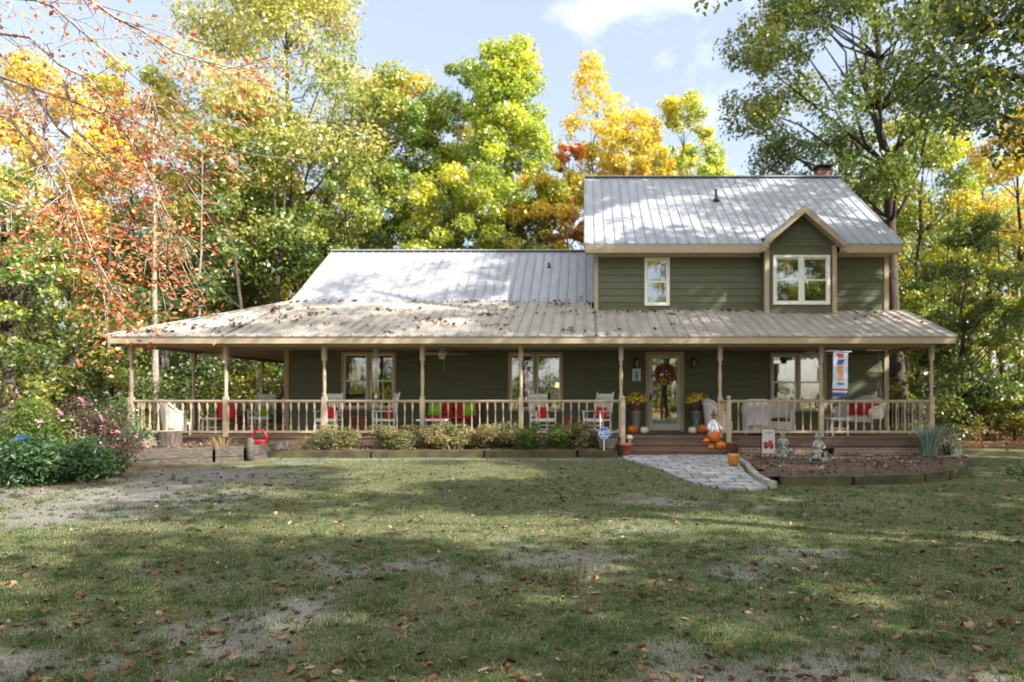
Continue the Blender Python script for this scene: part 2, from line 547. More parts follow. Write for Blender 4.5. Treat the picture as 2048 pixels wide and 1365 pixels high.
def glass_mat():
    m = bpy.data.materials.new('window_glass'); m.use_nodes = True
    nt = m.node_tree; nt.nodes.clear()
    out = nt.nodes.new('ShaderNodeOutputMaterial')
    tr = nt.nodes.new('ShaderNodeBsdfTransparent'); tr.inputs['Color'].default_value = (0.8, 0.82, 0.8, 1)
    gl = nt.nodes.new('ShaderNodeBsdfGlossy'); gl.inputs['Roughness'].default_value = 0.015
    lw = nt.nodes.new('ShaderNodeFresnel'); lw.inputs['IOR'].default_value = 1.5
    ad = nt.nodes.new('ShaderNodeMath'); ad.operation = 'MULTIPLY_ADD'; ad.inputs[1].default_value = 1.0; ad.inputs[2].default_value = 0.30
    n = nt.nodes.new('ShaderNodeTexNoise'); n.inputs['Scale'].default_value = 1.5
    bp = nt.nodes.new('ShaderNodeBump'); bp.inputs['Strength'].default_value = 0.06; bp.inputs['Distance'].default_value = 0.05
    nt.links.new(n.outputs['Fac'], bp.inputs['Height']); nt.links.new(bp.outputs['Normal'], gl.inputs['Normal'])
    mx = nt.nodes.new('ShaderNodeMixShader')
    nt.links.new(lw.outputs[0], ad.inputs[0]); nt.links.new(ad.outputs[0], mx.inputs[0])
    nt.links.new(tr.outputs[0], mx.inputs[1]); nt.links.new(gl.outputs[0], mx.inputs[2])
    nt.links.new(mx.outputs[0], out.inputs['Surface'])
    return m
GLASS = glass_mat()

# ------------------------------------------------------------------ house
YP, YW, YR, YB = 17.5, 19.95, 24.5, 29.05      # post line, wall, ridge, rear wall
XL, XR, XS = -9.12, 9.21, 0.30                  # wall ends, left end of the upper storey
DZ = 0.55                                       # deck level
EY, EZ = 17.05, 3.20                            # porch eave
PS = 0.36                                       # porch roof slope
KY = 21.3                                       # where the porch roof meets the wing roof
KZ = EZ + PS * (KY - EY)
XEL, XER = -12.5, 9.66                          # porch eave ends
XHK = -9.42
RZ1 = 7.05
house = thing('house', 'two storey olive green country house with pale metal roof and wraparound porch', 'house', (0, YW, 0.1))
H = house

def siding(mb, x0, x1, z0, z1, Y, openings=(), course=0.2, top=None):
    """lap boards facing -Y; top(x) clips a gable"""
    zs = set([z0, z1])
    k = z0
    while k < z1: zs.add(round(k, 4)); k += course
    for o in openings: zs.add(o[2]); zs.add(o[3])
    zs = sorted(z for z in zs if z0 - 1e-6 <= z <= z1 + 1e-6)
    for a, b in zip(zs[:-1], zs[1:]):
        if b - a < 1e-4: continue
        mid = (a + b) / 2
        iv = [(x0, x1)]
        for o in openings:
            if o[2] < mid < o[3]:
                nv = []
                for p, q in iv:
                    if o[0] > p: nv.append((p, min(q, o[0])))
                    if o[1] < q: nv.append((max(p, o[1]), q))
                iv = [t for t in nv if t[1] - t[0] > 1e-4]
        ca = ((a - z0) / course) % 1.0; cb = ca + (b - a) / course
        ya = Y - 0.018 * (1 - ca); yb = Y - 0.018 * (1 - min(cb, 1))
        for p, q in iv:
            mb.add([(p, ya, a), (q, ya, a), (q, yb, b), (p, yb, b)], [(0, 1, 2, 3)])
            if ca < 1e-3: mb.add([(p, Y, a), (q, Y, a), (q, ya, a), (p, ya, a)], [(0, 1, 2, 3)])

WINS = [(-7.40, -5.74, 1.22, 2.98), (-2.34, -0.67, 1.18, 2.97), (5.62, 7.33, 1.16, 2.95)]
DOOR = (1.84, 3.01, DZ, 2.98)
UW = (1.81, 2.57, 4.38, 5.84)
BW = (5.59, 7.27, 4.35, 5.82)
BX0, BX1, BY = 5.36, 7.46, 19.5
# ground floor wall
w = MB()
siding(w, XL, XR, DZ, 3.32, YW, WINS + [DOOR])
w.box(XL, YW + 0.001, DZ, XL + 0.12, YB, 4.3)
w.box(XR - 0.12, YW + 0.001, DZ, XR, YB, 3.3)
w.box(XL + .12, YB - 0.12, DZ, XR - .12, YB, 3.3)
w.add([(XL, YW, 3.3), (XL, YB, 3.3), (XL, YR, 6.9)], [(0, 1, 2)])
w.build('wall', SIDING, H, True)
# upper storey
w = MB()
siding(w, XS, BX0 + 0.02, 4.06, 6.02, YW, [UW], 0.21)
siding(w, BX1 - 0.02, XR, 4.06, 6.02, YW, [], 0.21)
w.box(XS, YW + 0.001, 3.2, XS + 0.12, YB, 6.0)
w.box(XR - 0.12, YW + 0.001, 3.3, XR, YB, 6.0)
w.box(XS + .12, YB - .12, 3.3, XR - .12, YB, 6.0)
for X in (XS, XR): w.add([(X, YW, 5.9), (X, YB, 5.9), (X, YR, 9.6)], [(0, 1, 2)])
w.build('upper_wall', SIDING, H, True)
# inside floor, ceiling and back of the rooms
w = MB()
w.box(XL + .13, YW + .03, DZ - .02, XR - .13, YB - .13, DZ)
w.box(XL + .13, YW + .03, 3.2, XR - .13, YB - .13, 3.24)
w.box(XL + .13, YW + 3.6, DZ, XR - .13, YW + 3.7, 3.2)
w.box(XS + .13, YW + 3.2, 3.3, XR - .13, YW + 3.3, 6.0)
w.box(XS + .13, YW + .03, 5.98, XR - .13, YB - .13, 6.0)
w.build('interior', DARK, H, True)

def window(x0, x1, z0, z1, Y, cols, trim=0.075, sill=True, trim_mat=TRIM):
    f = MB()
    yo = Y - 0.045
    f.box(x0, yo, z0, x0 + trim, Y + .05, z1); f.box(x1 - trim, yo, z0, x1, Y + .05, z1)
    f.box(x0 + trim, yo, z1 - trim, x1 - trim, Y + .05, z1); f.box(x0 + trim, yo, z0, x1 - trim, Y + .05, z0 + trim)
    if cols == 2:
        c = (x0 + x1) / 2
        f.box(c - .045, yo + .006, z0 + trim, c + .045, Y + .05, z1 - trim)
    wo = f.build('window', trim_mat, H, True, bevel=.004)
    xi0, xi1, zi0, zi1 = x0 + trim, x1 - trim, z0 + trim, z1 - trim
    spans = [(xi0, xi1)] if cols == 1 else [(xi0, (x0 + x1) / 2 - .045), ((x0 + x1) / 2 + .045, xi1)]
    s = .045
    zm = (zi0 + zi1) / 2
    for a, b in spans:
        m = MB()
        for (za, zb, dy) in ((zi0, zm + .02, .0), (zm - .02, zi1, .022)):
            y0 = Y - .02 + dy; y1 = y0 + .02
            m.box(a, y0, za, a + s, y1, zb); m.box(b - s, y0, za, b, y1, zb)
            m.box(a + s, y0 + .001, za, b - s, y1, za + s); m.box(a + s, y0 + .001, zb - s, b - s, y1, zb)
        m.build('sash', WHITE, wo, True)
        g = MB()
        g.box(a + s, Y - .008, zi0 + s, b - s, Y - .004, zm); g.box(a + s, Y + .014, zm, b - s, Y + .018, zi1 - s)
        g.build('pane', GLASS, wo, True)
    return wo
for q in WINS: window(*q, YW, 2)
window(*UW, YW, 1, trim=.06, trim_mat=WHITE)
window(*BW, BY, 2, trim=.07, trim_mat=WHITE)

# front door: beige casing, white storm door with one tall glass
f = MB(); x0, x1, z0, z1 = DOOR
f.box(x0, YW - .05, z0, x0 + .1, YW + .05, z1); f.box(x1 - .1, YW - .05, z0, x1, YW + .05, z1); f.box(x0 + .1, YW - .05, z1 - .1, x1 - .1, YW + .05, z1)
f.build('door_casing', TRIM, H, True, bevel=.004)
d = MB(); a, b, s = x0 + .1, x1 - .1, .115
zb, zt = DZ + .05, z1 - .1
d.box(a, YW - .03, zb, a + s, YW + .01, zt); d.box(b - s, YW - .03, zb, b, YW + .01, zt)
d.box(a + s, YW - .029, zt - .1, b - s, YW + .01, zt); d.box(a + s, YW - .029, zb, b - s, YW + .01, zb + .14)
door = d.build('door', mat('door_frame_paint', (.50, .475, .415), (.45, .425, .37), rough=.5), H, True, bevel=.004)
MB().box(a + s, YW - .012, zb + .14, b - s, YW - .006, zt - .1).build('pane', GLASS, door, True)
h = MB(); h.box(a + .03, YW - .045, 1.50, a + .075, YW - .03, 1.72); h.tube([(a + .05, YW - .045, 1.60), (a + .05, YW - .085, 1.60), (a + .14, YW - .085, 1.60)], .012)
h.build('handle', BLACK, door, True)
MB().box(x0 + .1, YW - .06, DZ, x1 - .1, YW + .02, DZ + .045).build('threshold', DECK, H, True)
inner = MB(); inner.box(a + .02, YW + .09, DZ + .04, b - .02, YW + .13, zt); inner.build('inner_door', mat('inner_door_wood', (0.16, 0.09, 0.05), (0.09, 0.05, 0.03), scale=5, stretch=(6, 6, .5)), H, True)

# corner boards
class SplitBoards:
    def box(self, *a): MB().box(*a).build('corner_board', TRIM, H, True, bevel=.005)
t = SplitBoards()
t.box(XL - .02, YW - .03, DZ, XL + .12, YW + .1, 3.05); t.box(XR - .12, YW - .03, DZ, XR + .02, YW + .1, 3.05)
t.box(XS - .02, YW - .03, 4.2, XS + .10, YW + .1, 5.98); t.box(XR - .12, YW - .03, 4.2, XR + .02, YW + .1, 5.98)
t.box(BX0 - .02, BY - .03, 4.1, BX0 + .11, BY + .08, 6.12); t.box(BX1 - .11, BY - .03, 4.1, BX1 + .02, BY + .08, 6.12)

# ---- roofs: sheet with raised ribs
def rib_roof(mb, poly_fn, xs_, th=0.03, ribh=0.034, ribw=0.060):
    """poly_fn(X) -> (lower point (Y,Z), upper point (Y,Z)); ribs run up the slope at each X"""
    for i in range(len(xs_) - 1):
        a, b = xs_[i], xs_[i + 1]
        la, ua = poly_fn(a); lb, ub = poly_fn(b)
        P = [(a, *la), (b, *lb), (b, *ub), (a, *ua)]
        mb.poly(P, axis=(0, 0, -th))
    for i in range(len(xs_)):
        a = xs_[i]
        (ly, lz), (uy, uz) = poly_fn(a)
        if abs(uy - ly) < 0.05: continue
        hw = ribw / 2
        o = len(mb.v)
        vs = []
        for (y, z) in ((ly - .01, lz - .004 * 1), (uy, uz)):
            vs += [(a - hw, y, z - .004), (a - hw * .45, y, z + ribh), (a + hw * .45, y, z + ribh), (a + hw, y, z - .004)]
        mb.add(vs, [(0, 1, 2, 3), (7, 6, 5, 4), (0, 4, 5, 1), (1, 5, 6, 2), (2, 6, 7, 3)])
        # dark strips at the lap seam, painted as the rib's shadow line
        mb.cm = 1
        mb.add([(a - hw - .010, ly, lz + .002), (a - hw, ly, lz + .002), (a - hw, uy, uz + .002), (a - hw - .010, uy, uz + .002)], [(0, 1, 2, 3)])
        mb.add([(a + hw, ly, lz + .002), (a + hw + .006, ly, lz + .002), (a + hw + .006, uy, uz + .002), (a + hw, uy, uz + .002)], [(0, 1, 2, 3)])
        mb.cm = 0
        # two low swages between the ribs
        if i < len(xs_) - 1:
            for fr in (1 / 3, 2 / 3):
                a2 = a + (xs_[i + 1] - a) * fr
                (l2, m2), (u2, v2) = poly_fn(a2)
                if abs(u2 - l2) < .05: continue
                vs = []
                for (y, z) in ((l2, m2), (u2, v2)):
                    vs += [(a2 - .02, y, z - .002), (a2, y, z + .007), (a2 + .02, y, z - .002)]
                mb.add(vs, [(0, 1, 2), (5, 4, 3), (0, 3, 4, 1), (1, 4, 5, 2)])

def lin(a, b, step):
    n = max(1, round((b - a) / step)); return [a + (b - a) * i / n for i in range(n + 1)]
def porch_front(X):
    if X < XHK: uy = EY + (X - XEL) / (XHK - XEL) * (KY - EY)
    elif X <= XS: uy = KY
    else: uy = YW + .01
    return (EY, EZ), (uy, EZ + PS * (uy - EY))
rm = MB()
rib_roof(rm, porch_front, lin(XEL, XHK, .305))
rib_roof(rm, porch_front, lin(XHK, XS, .305))
rib_roof(rm, porch_front, lin(XS + .0005, XER, .305))
# left slope of the wraparound
rm.poly([(XEL, EY, EZ), (XHK, KY, KZ), (XHK, 31, KZ), (XEL, 31, EZ)], axis=(0, 0, -.03))
# hip cap
rm.bar((XEL, EY, EZ + .02), (XHK, KY, KZ + .02), .16, .03)
rm.build('porch_roof', [ROOF2, RIB_SHADE], H, True)

def wing_front(X): return (KY - .25, KZ - .06), (YR, RZ1)
rm = MB()
rib_roof(rm, wing_front, lin(XHK, XS + .02, .305))
rm.poly([(XHK, YR, RZ1), (XS, YR, RZ1), (XS, 29.6, 3.9), (XHK, 29.6, 3.9)], axis=(0, 0, -.03))
rm.bar((XHK - .02, YR, RZ1 + .02), (XS, YR, RZ1 + .02), .3, .04)
rm.build('wing_roof', [ROOF, RIB_SHADE], H, True)
UE, UEZ, UR, UX0, UX1 = 19.45, 6.16, 9.80, 0.0, 9.44
def up_front(X):
    y0 = UE if not 5.25 < X < 7.57 else UE + .35
    return (y0, UEZ + (y0 - UE) * (UR - UEZ) / (YR - UE)), (YR, UR)
rm = MB()
rib_roof(rm, up_front, lin(UX0, 5.249, .305)); rib_roof(rm, up_front, lin(5.2501, 7.5699, .29)); rib_roof(rm, up_front, lin(7.5701, UX1, .305))
rm.poly([(UX0, YR, UR), (UX1, YR, UR), (UX1, 29.55, UEZ), (UX0, 29.55, UEZ)], axis=(0, 0, -.03))
rm.bar((UX0 - .02, YR, UR + .02), (UX1 + .02, YR, UR + .02), .3, .04)
rm.build('upper_roof', [ROOF, RIB_SHADE], H, True)
# barge boards on the gable ends
class SplitSlabs:
    def poly(self, P, axis): MB().poly(P, axis=axis).build('barge_board', TRIM, H, True)
t = SplitSlabs()
for X in (UX0 - .002, UX1 - .028):
    t.poly([(X, UE, UEZ - .04), (X, YR, UR - .04), (X, 29.55, UEZ - .04), (X, 29.55, UEZ - .26), (X, YR, UR - .26), (X, UE, UEZ - .26)], axis=(.03, 0, 0))
X = XHK - .002
t.poly([(X, KY, KZ - .04), (X, YR, RZ1 - .04), (X, 29.5, 3.8), (X, 29.5, 3.6), (X, YR, RZ1 - .26), (X, KY, KZ - .2)], axis=(.03, 0, 0))
t.poly([(XER - .03, EY + .02, EZ - .04), (XER - .03, YW, EZ + PS * (YW - EY) - .04), (XER - .03, YW, EZ - .2 + PS * (YW - EY)), (XER - .03, EY + .02, EZ - .2)], axis=(.028, 0, 0))

# upper eave: fascia, soffit, frieze
t = MB()
for a, b in ((UX0 + .03, 5.22), (7.60, UX1 - .03)):
    t.box(a, UE + .005, UEZ - .27, b, UE + .035, UEZ - .035)
t.build('upper_fascia', TRIM, H, True)
t = MB()
for a, b in ((UX0 + .03, 5.25), (7.58, UX1 - .03)):
    t.box(a, UE + .036, UEZ - .235, b, YW - .02, UEZ - .22)
    for k in range(6): t.box(a, UE + .07 + k * .07, UEZ - .239, b, UE + .085 + k * .07, UEZ - .2352)
t.box(XS, YW - .035, UEZ - .30, BX0 - .03, YW - .019, UEZ - .236); t.box(BX1 + .03, YW - .035, UEZ - .30, XR, YW - .019, UEZ - .236)
t.build('upper_soffit', SOFFIT, H, True)

# dormer bay
w = MB()
siding(w, BX0, BX1, 4.0, 6.10, BY, [BW], 0.21)
# gable triangle
PX, PZ = 6.41, 7.19
k = 0
z = 6.10
while z < 7.06:
    zt = min(z + .21, 7.08)
    ha = (7.08 - z) * 1.06; hb = (7.08 - zt) * 1.06
    w.add([(PX - ha, BY - .018, z), (PX + ha, BY - .018, z), (PX + hb, BY - .001, zt), (PX - hb, BY - .001, zt)], [(0, 1, 2, 3)])
    z += .21
w.box(BX0, BY + .001, 4.0, BX0 + .08, YW + .1, 6.1); w.box(BX1 - .08, BY + .001, 4.0, BX1, YW + .1, 6.1)
dorm = w.build('dormer', SIDING, H, True)
rm = MB()
GY0 = 19.10
for s in (-1, 1):
    ex = PX + s * 1.20; ez = PZ - 1.20 * .885
    vy = UE + (PZ - UEZ) / .72
    rm.poly([(ex, GY0, ez), (ex, UE + .02, ez), (PX, vy, PZ), (PX, GY0, PZ)][::s], axis=(0, 0, .03))
rm.build('dormer_roof', ROOF, dorm, True)
t = MB()
for s in (-1, 1):
    ex = PX + s * 1.19; ez = PZ - 1.19 * .885
    t.poly([(ex, GY0 + .004, ez - .005), (PX, GY0 + .004, PZ - .005), (PX, GY0 + .004, PZ - .20), (ex, GY0 + .004, ez - .18)], axis=(0, .03, 0))
    # raking soffit
    t.poly([(ex, GY0 + .035, ez - .155), (PX, GY0 + .035, PZ - .155), (PX, BY - .02, PZ - .155), (ex, BY - .02, ez - .155)], axis=(0, 0, .012))
    for q in range(14):
        u = .06 + q / 15
        xx = ex + (PX - ex) * u; zz = ez + (PZ - ez) * u - .158
        t.bar((xx, GY0 + .04, zz), (xx, BY - .03, zz), .018, .008)
    # eave returns
    t.box(ex - .03 if s < 0 else ex - .05, GY0 + .036, ez - .26, ex + .05 if s < 0 else ex + .03, UE + .0, ez - .02)
t.build('rake_board', TRIM, dorm, True)

# roof pipes and chimney
for (X, fr) in ((pX(1432, 22.4), .0), (pX(1098, 23.4), 1)):
    v = MB()
    if not fr:
        Y = 22.4; z = UEZ + (Y - UE) * .72
        v.lathe([(.12, 0), (.10, .05), (.055, .12), (.045, .13), (.045, .42), (.0, .42)], (X, Y, z), 12)
    else:
        Y = 23.3; z = KZ + (Y - KY) * (RZ1 - KZ) / (YR - KY)
        v.lathe([(.09, 0), (.07, .05), (.04, .08), (.04, .2), (0, .2)], (X, Y, z), 12)
    v.build('vent_pipe', BLACK, H, True)
cx, cY = pX(1645, 25.6), 25.6
ct = EYE + (VY - 338) / F * 25.6
c = MB(); c.box(cx - .23, cY - .23, 8.6, cx + .23, cY + .23, ct - .121)
ch = c.build('chimney', CHIMB, H, True)
c = MB(); c.box(cx - .25, cY - .25, ct - .12, cx + .25, cY + .25, ct - .045); c.box(cx - .31, cY - .31, ct + .03, cx + .31, cY + .31, ct + .08)
for sx in (-1, 1):
    for sy in (-1, 1): c.box(cx + sx * .22 - .02, cY + sy * .22 - .02, ct - .045, cx + sx * .22 + .02, cY + sy * .22 + .02, ct + .03)
c.build('chimney_cap', BLACK, ch, True)

# ---- porch structure
# fascia, soffit, beam, ceiling
t = MB()
t.box(XEL + .1, EY + .02, EZ - .20, XER - .03, EY + .05, EZ - .032)
t.box(XEL + .1, EY + .051, EZ - .20, XEL + .13, 31, EZ - .032)
t.build('porch_fascia', TRIM, H, True)
t = MB()
t.box(XEL + .131, EY + .051, EZ - .185, XER - .06, YP - .08, EZ - .17)
t.box(XEL + .131, YP - .079, EZ - .185, -12.18, 31, EZ - .17)
for k in range(5): t.box(XEL + .14, EY + .08 + k * .06, EZ - .188, XER - .07, EY + .092 + k * .06, EZ - .1852)
t.build('porch_soffit', SOFFIT, H, True)
t = MB()
t.box(-12.18, YP - .07, EZ - .25, 9.32, YP + .07, EZ - .171)
t.box(-12.18, YP + .071, EZ - .25, -12.02, 29.5, EZ - .171)
t.box(9.16, YP + .071, EZ - .25, 9.32, YW - .05, EZ - .171)
t.build('porch_beam', TRIM, H, True)
t = MB()
t.box(-12.0, YP + .071, EZ - .17, 9.16, YW - .03, EZ - .15)
t.box(-12.0, YW - .029, EZ - .17, XL - .03, 29.5, EZ - .15)
t.build('porch_ceiling', SOFFIT, H, True)

# deck boards run along X
t = MB()
y = 17.33
while y < YW - .05:
    t.box(-12.2, y, DZ - .03, 9.34, min(y + .135, YW - .03), DZ); y += .14
y = YW - .03
while y < 29.4:
    t.box(-12.2, y + .003, DZ - .03, XL - .01, y + .137, DZ); y += .14
t.build('porch_deck', DECK, H, True)
t = MB()
for (a, b) in ((-12.2, .85), (3.9, 9.34)):
    t.box(a, 17.35, DZ - .24, b, 17.39, DZ - .031)
t.box(.851, 17.352, 0.05, 3.899, 17.39, DZ - .031)
t.box(-12.2, 17.391, DZ - .5, -12.16, 29.4, DZ - .031)
t.box(-12.15, 17.40, -.05, .84, 17.44, DZ - .241)
t.build('skirt_board', SKIRT, H, True)
t = MB(); t.box(3.9, 17.40, -.05, 6.15, 17.52, DZ - .241); t.box(6.62, 17.40, -.05, 9.30, 17.52, DZ - .241); t.box(9.18, 17.521, -.05, 9.30, YW, DZ - .035)
t.box(6.151, 17.40, DZ - .30, 6.619, 17.52, DZ - .241)
t.build('brick_footing', BRICKM, H, True)
MB().box(6.13, 17.56, -.05, 6.64, 17.6, DZ - .26).build('crawl_dark_panel', BLACK, H, True)  # black panel stands in for the shade inside the crawl hole
# steps
t = MB()
t.box(.86, 17.02, .36, 3.88, 17.351, .40); t.box(.9, 17.05, .05, 3.84, 17.09, .359)
st = t.build('porch_step', DECK, H, True, bevel=.006)
t = MB()
t.box(.96, 16.70, .21, 3.72, 17.049, .25); t.box(1.0, 16.73, .02, 3.68, 16.77, .209)
t.build('porch_step', DECK, H, True, bevel=.006)

# posts
def post_mb(h):
    m = MB(); s = .058
    m.box(-s, -s, 0, s, s, 1.06)
    m.lathe([(s, 1.06), (.05, 1.075), (.036, 1.09), (.05, 1.11), (.054, 1.13), (.036, 1.15), (.040, 1.2), (.050, 1.55), (.046, 1.72), (.034, 1.88), (.030, 1.90),
             (.050, 1.925), (.053, 1.945), (.034, 1.965), (.036, 1.985), (.055, 2.03)], (0, 0, 0), 14)
    m.box(-s * .98, -s * .98, 2.03, s * .98, s * .98, h)
    return m
PH = EZ - .25 - DZ
PXS = [-12.1] + [pX(x, YP) for x in (452, 649, 845, 1042, 1242, 1440, 1642)] + [9.24]
post0 = None
spots = [(x, YP) for x in PXS] + [(-12.1, 17.5 * 908 / 783), (-12.1, 24.6)]
for i, (x, y) in enumerate(spots):
    if post0 is None:
        post0 = post_mb(PH).build('post', TRIM, H)
        o = post0
    else:
        o = post0.copy(); COL.objects.link(o); o.parent = H
    o.location = (x, y - YW, DZ - .1)
# railings
def bal_mesh():
    m = MB(); s = .019; h = .80
    m.box(-s, -s, 0, s, s, .17); m.box(-s, -s, .60, s, s, h)
    m.lathe([(s, .17), (.019, .18), (.011, .195), (.017, .215), (.019, .29), (.011, .40), (.010, .53), (.018, .555), (.011, .57), (s, .60)], (0, 0, 0), 8)
    return m
balm = None
def railing(x0, y0, x1, y1, single=False, sp=.213):
    global balm
    t = MB()
    a = Vector((x0, y0, 0)); b = Vector((x1, y1, 0)); L = (b - a).length
    zt = DZ + .96
    t.bar((x0, y0, zt), (x1, y1, zt), .085, .04); t.bar((x0, y0, zt - .035), (x1, y1, zt - .035), .05, .03)
    t.bar((x0, y0, DZ + .13), (x1, y1, DZ + .13), .045, .06)
    n = max(1, round(L / sp) - 1)
    if single:
        src = bal_mesh()
        for k in range(n):
            p = a + (b - a) * ((k + 1) / (n + 1))
            t.add([(v[0] + p.x, v[1] + p.y, v[2] + DZ + .145) for v in src.v], src.f)
    r = t.build('railing', TRIM, H, True)
    if not single:
        for k in range(n):
            p = a + (b - a) * ((k + 1) / (n + 1))
            if balm is None:
                balm = bal_mesh().build('baluster', TRIM, r); o = balm
            else:
                o = balm.copy(); COL.objects.link(o); o.parent = r
            o.location = (p.x, p.y - YW, DZ + .145 - .1)
for i in range(8):
    if i == 5: continue           # the stairs
    railing(PXS[i] + .058, YP, PXS[i + 1] - .058, YP)
railing(-12.1, YP + .06, -12.1, 20.2, True); railing(-12.1, 20.36, -12.1, 24.5, True)
railing(9.24, YP + .06, 9.24, YW - .04, True, .19)
railing(.99, 17.10, .97, 17.44, True, .12); railing(3.72, 17.08, 3.62, 17.44, True, .12)
for x in (.99, 3.74):
    m = MB(); s = .055
    m.box(-s, -s, 0, s, s, 1.10); m.box(-s - .012, -s - .012, 1.10, s + .012, s + .012, 1.125)
    m.lathe([(.028, 1.125), (.03, 1.14), (.05, 1.165), (.056, 1.19), (.05, 1.215), (.03, 1.235), (0, 1.24)], (0, 0, 0), 14)
    o = m.build('newel_post', TRIM, H); o.location = (x, 17.07 - YW, .40 - .1)

# wall lamps, plaque, mat
for x, lb in ((1.56, 'black wall lantern left of the front door, above the plaque'), (3.28, 'black wall lantern right of the front door')):
    l = thing('wall_lantern', lb, 'wall lamp', (x, YW - .02, 2.55), group='lanterns beside the front door')
    m = MB(); m.cbox((0, -.005, .1), (.10, .03, .26)); m.bar((0, -.02, .20), (0, -.11, .20), .02); m.lathe([(.075, .17), (.03, .235), (.012, .25), (0, .28)], (0, -.11, 0), 8, False)
    for a_ in range(4):
        an = PI / 4 + a_ * PI / 2
        m.bar((.065 * math.cos(an), -.11 + .065 * math.sin(an), -.03), (.07 * math.cos(an), -.11 + .07 * math.sin(an), .17), .012)
    m.lathe([(.0, -.06), (.03, -.05), (.07, -.03), (.07, -.02)], (0, -.11, 0), 8, False)
    m.build('lantern_frame', BLACK, l)
    MB().lathe([(.052, -.02), (.055, .16)], (0, -.11, 0), 8, False).build('lantern_glass', mat('frosted_glass', (.22, .20, .17), rough=.25), l)
p = thing('welcome_plaque', 'white wall plaque with a blue pineapple shape beside the front door', 'wall plaque', (1.565, YW - .035, 2.28))
m = MB(); m.cbox((0, 0, 0), (.25, .02, .37)); m.build('plaque_board', WHITE, p, bevel=.004)
m = MB(); m.ell((0, -.012, -.06), (.075, .008, .10), 12, 7)
for a_ in range(5):
    an = R(-60 + 30 * a_)
    m.bar((.02 * math.sin(an), -.013, .02), (.085 * math.sin(an), -.013, .03 + .10 * math.cos(an)), .028, .006, up=(0, 1, 0))
m.cbox((0, -.012, -.165), (.19, .006, .02)); m.build('pineapple_relief', mat('faded_blue', (.16, .36, .48), (.25, .45, .55), scale=30), p)
m = MB(); m.box(1.62, 18.35, DZ + .001, 3.16, 19.1, DZ + .016)
tag(m.build('doormat', mat('dark_mat', (.05, .05, .055), (.03, .03, .03), rough=.95, scale=40, bump=.4)), 'dark charcoal doormat lying on the deck before the front door', 'doormat')

# ------------------------------------------------------------------ porch furniture
def rocking_chair(label, loc, rz, group='white rocking chairs on the porch'):
    c = thing('rocking_chair', label, 'rocking chair', loc, 0, group)
    c.location = (0, 0, 0)
    W = .29
    m = MB()
    for s in (-1, 1):
        m.tube([(s * W, .21, .42), (s * W, .36, 1.16)], [.021, .019], 8)
        m.ell((s * W, .365, 1.18), (.022, .022, .03), 8, 6)
    m.bar((-W, .345, 1.10), (W, .345, 1.10), .025, .10); m.bar((-W, .235, .53), (W, .235, .53), .022, .06)
    for k in range(7):
        x = -W + .065 + k * (2 * W - .13) / 6
        m.bar((x, .24, .55), (x, .34, 1.06), .048, .012, up=(0, 1, 0))
    m.build('backrest', WHITE, c)
    m = MB()
    for k in range(8): m.cbox((0, -.24 + k * .065, .415 + .006 * abs(k - 5)), (2 * W - .02, .055, .018))
    m.bar((-W, -.27, .40), (W, -.27, .40), .025, .07); m.bar((-W, .21, .40), (W, .21, .40), .025, .05)
    for s in (-1, 1): m.bar((s * W, -.27, .40), (s * W, .22, .40), .025, .05)
    m.build('seat', WHITE, c)
    for s in (-1, 1):
        m = MB(); m.cbox((s * (W + .01), -.03, .655), (.085, .58, .022)); m.build('armrest', WHITE, c, bevel=.006)
    for s in (-1, 1):
        m = MB(); m.tube([(s * W, -.27, .04), (s * W, -.27, .645)], .021, 8); m.build('leg', WHITE, c)
        m = MB(); m.tube([(s * W, .20, .05), (s * W, .215, .45)], .021, 8); m.build('leg', WHITE, c)
        m = MB(); pts = [(s * W, -.50 + t * .125, .022 + .10 * ((t - 4.2) / 5) ** 2) for t in range(10)]
        for a, b in zip(pts[:-1], pts[1:]): m.bar(a, b, .03, .042)
        m.build('rocker', WHITE, c)
    m = MB()
    for z in (.15, .26): m.tube([(-W, -.27, z), (W, -.27, z)], .012, 6)
    for s in (-1, 1): m.tube([(s * W, -.27, .2), (s * W, .2, .2)], .012, 6)
    m.build('stretcher', WHITE, c)
    c.location = loc; c.rotation_euler = (0, 0, rz)
    return c
def place(src, loc, rz, label):
    c = copy_tree(src); c.location = loc; c.rotation_euler = (0, 0, rz); c['label'] = label
    return c
def cushion(label, loc, w, h, t, rot, m, group=None, name='throw_pillow'):
    q = MB(); q.pillow((0, 0, 0), w, h, t)
    o = q.build(name, m); o.location = loc; o.rotation_euler = rot
    return tag(o, label, 'pillow' if name == 'throw_pillow' else 'cushion', group)
def on_chair(loc, rz, dx, dy, dz):
    v = Matrix.Rotation(rz, 3, 'Z') @ Vector((dx, dy, dz)); return (loc[0] + v.x, loc[1] + v.y, loc[2] + v.z)

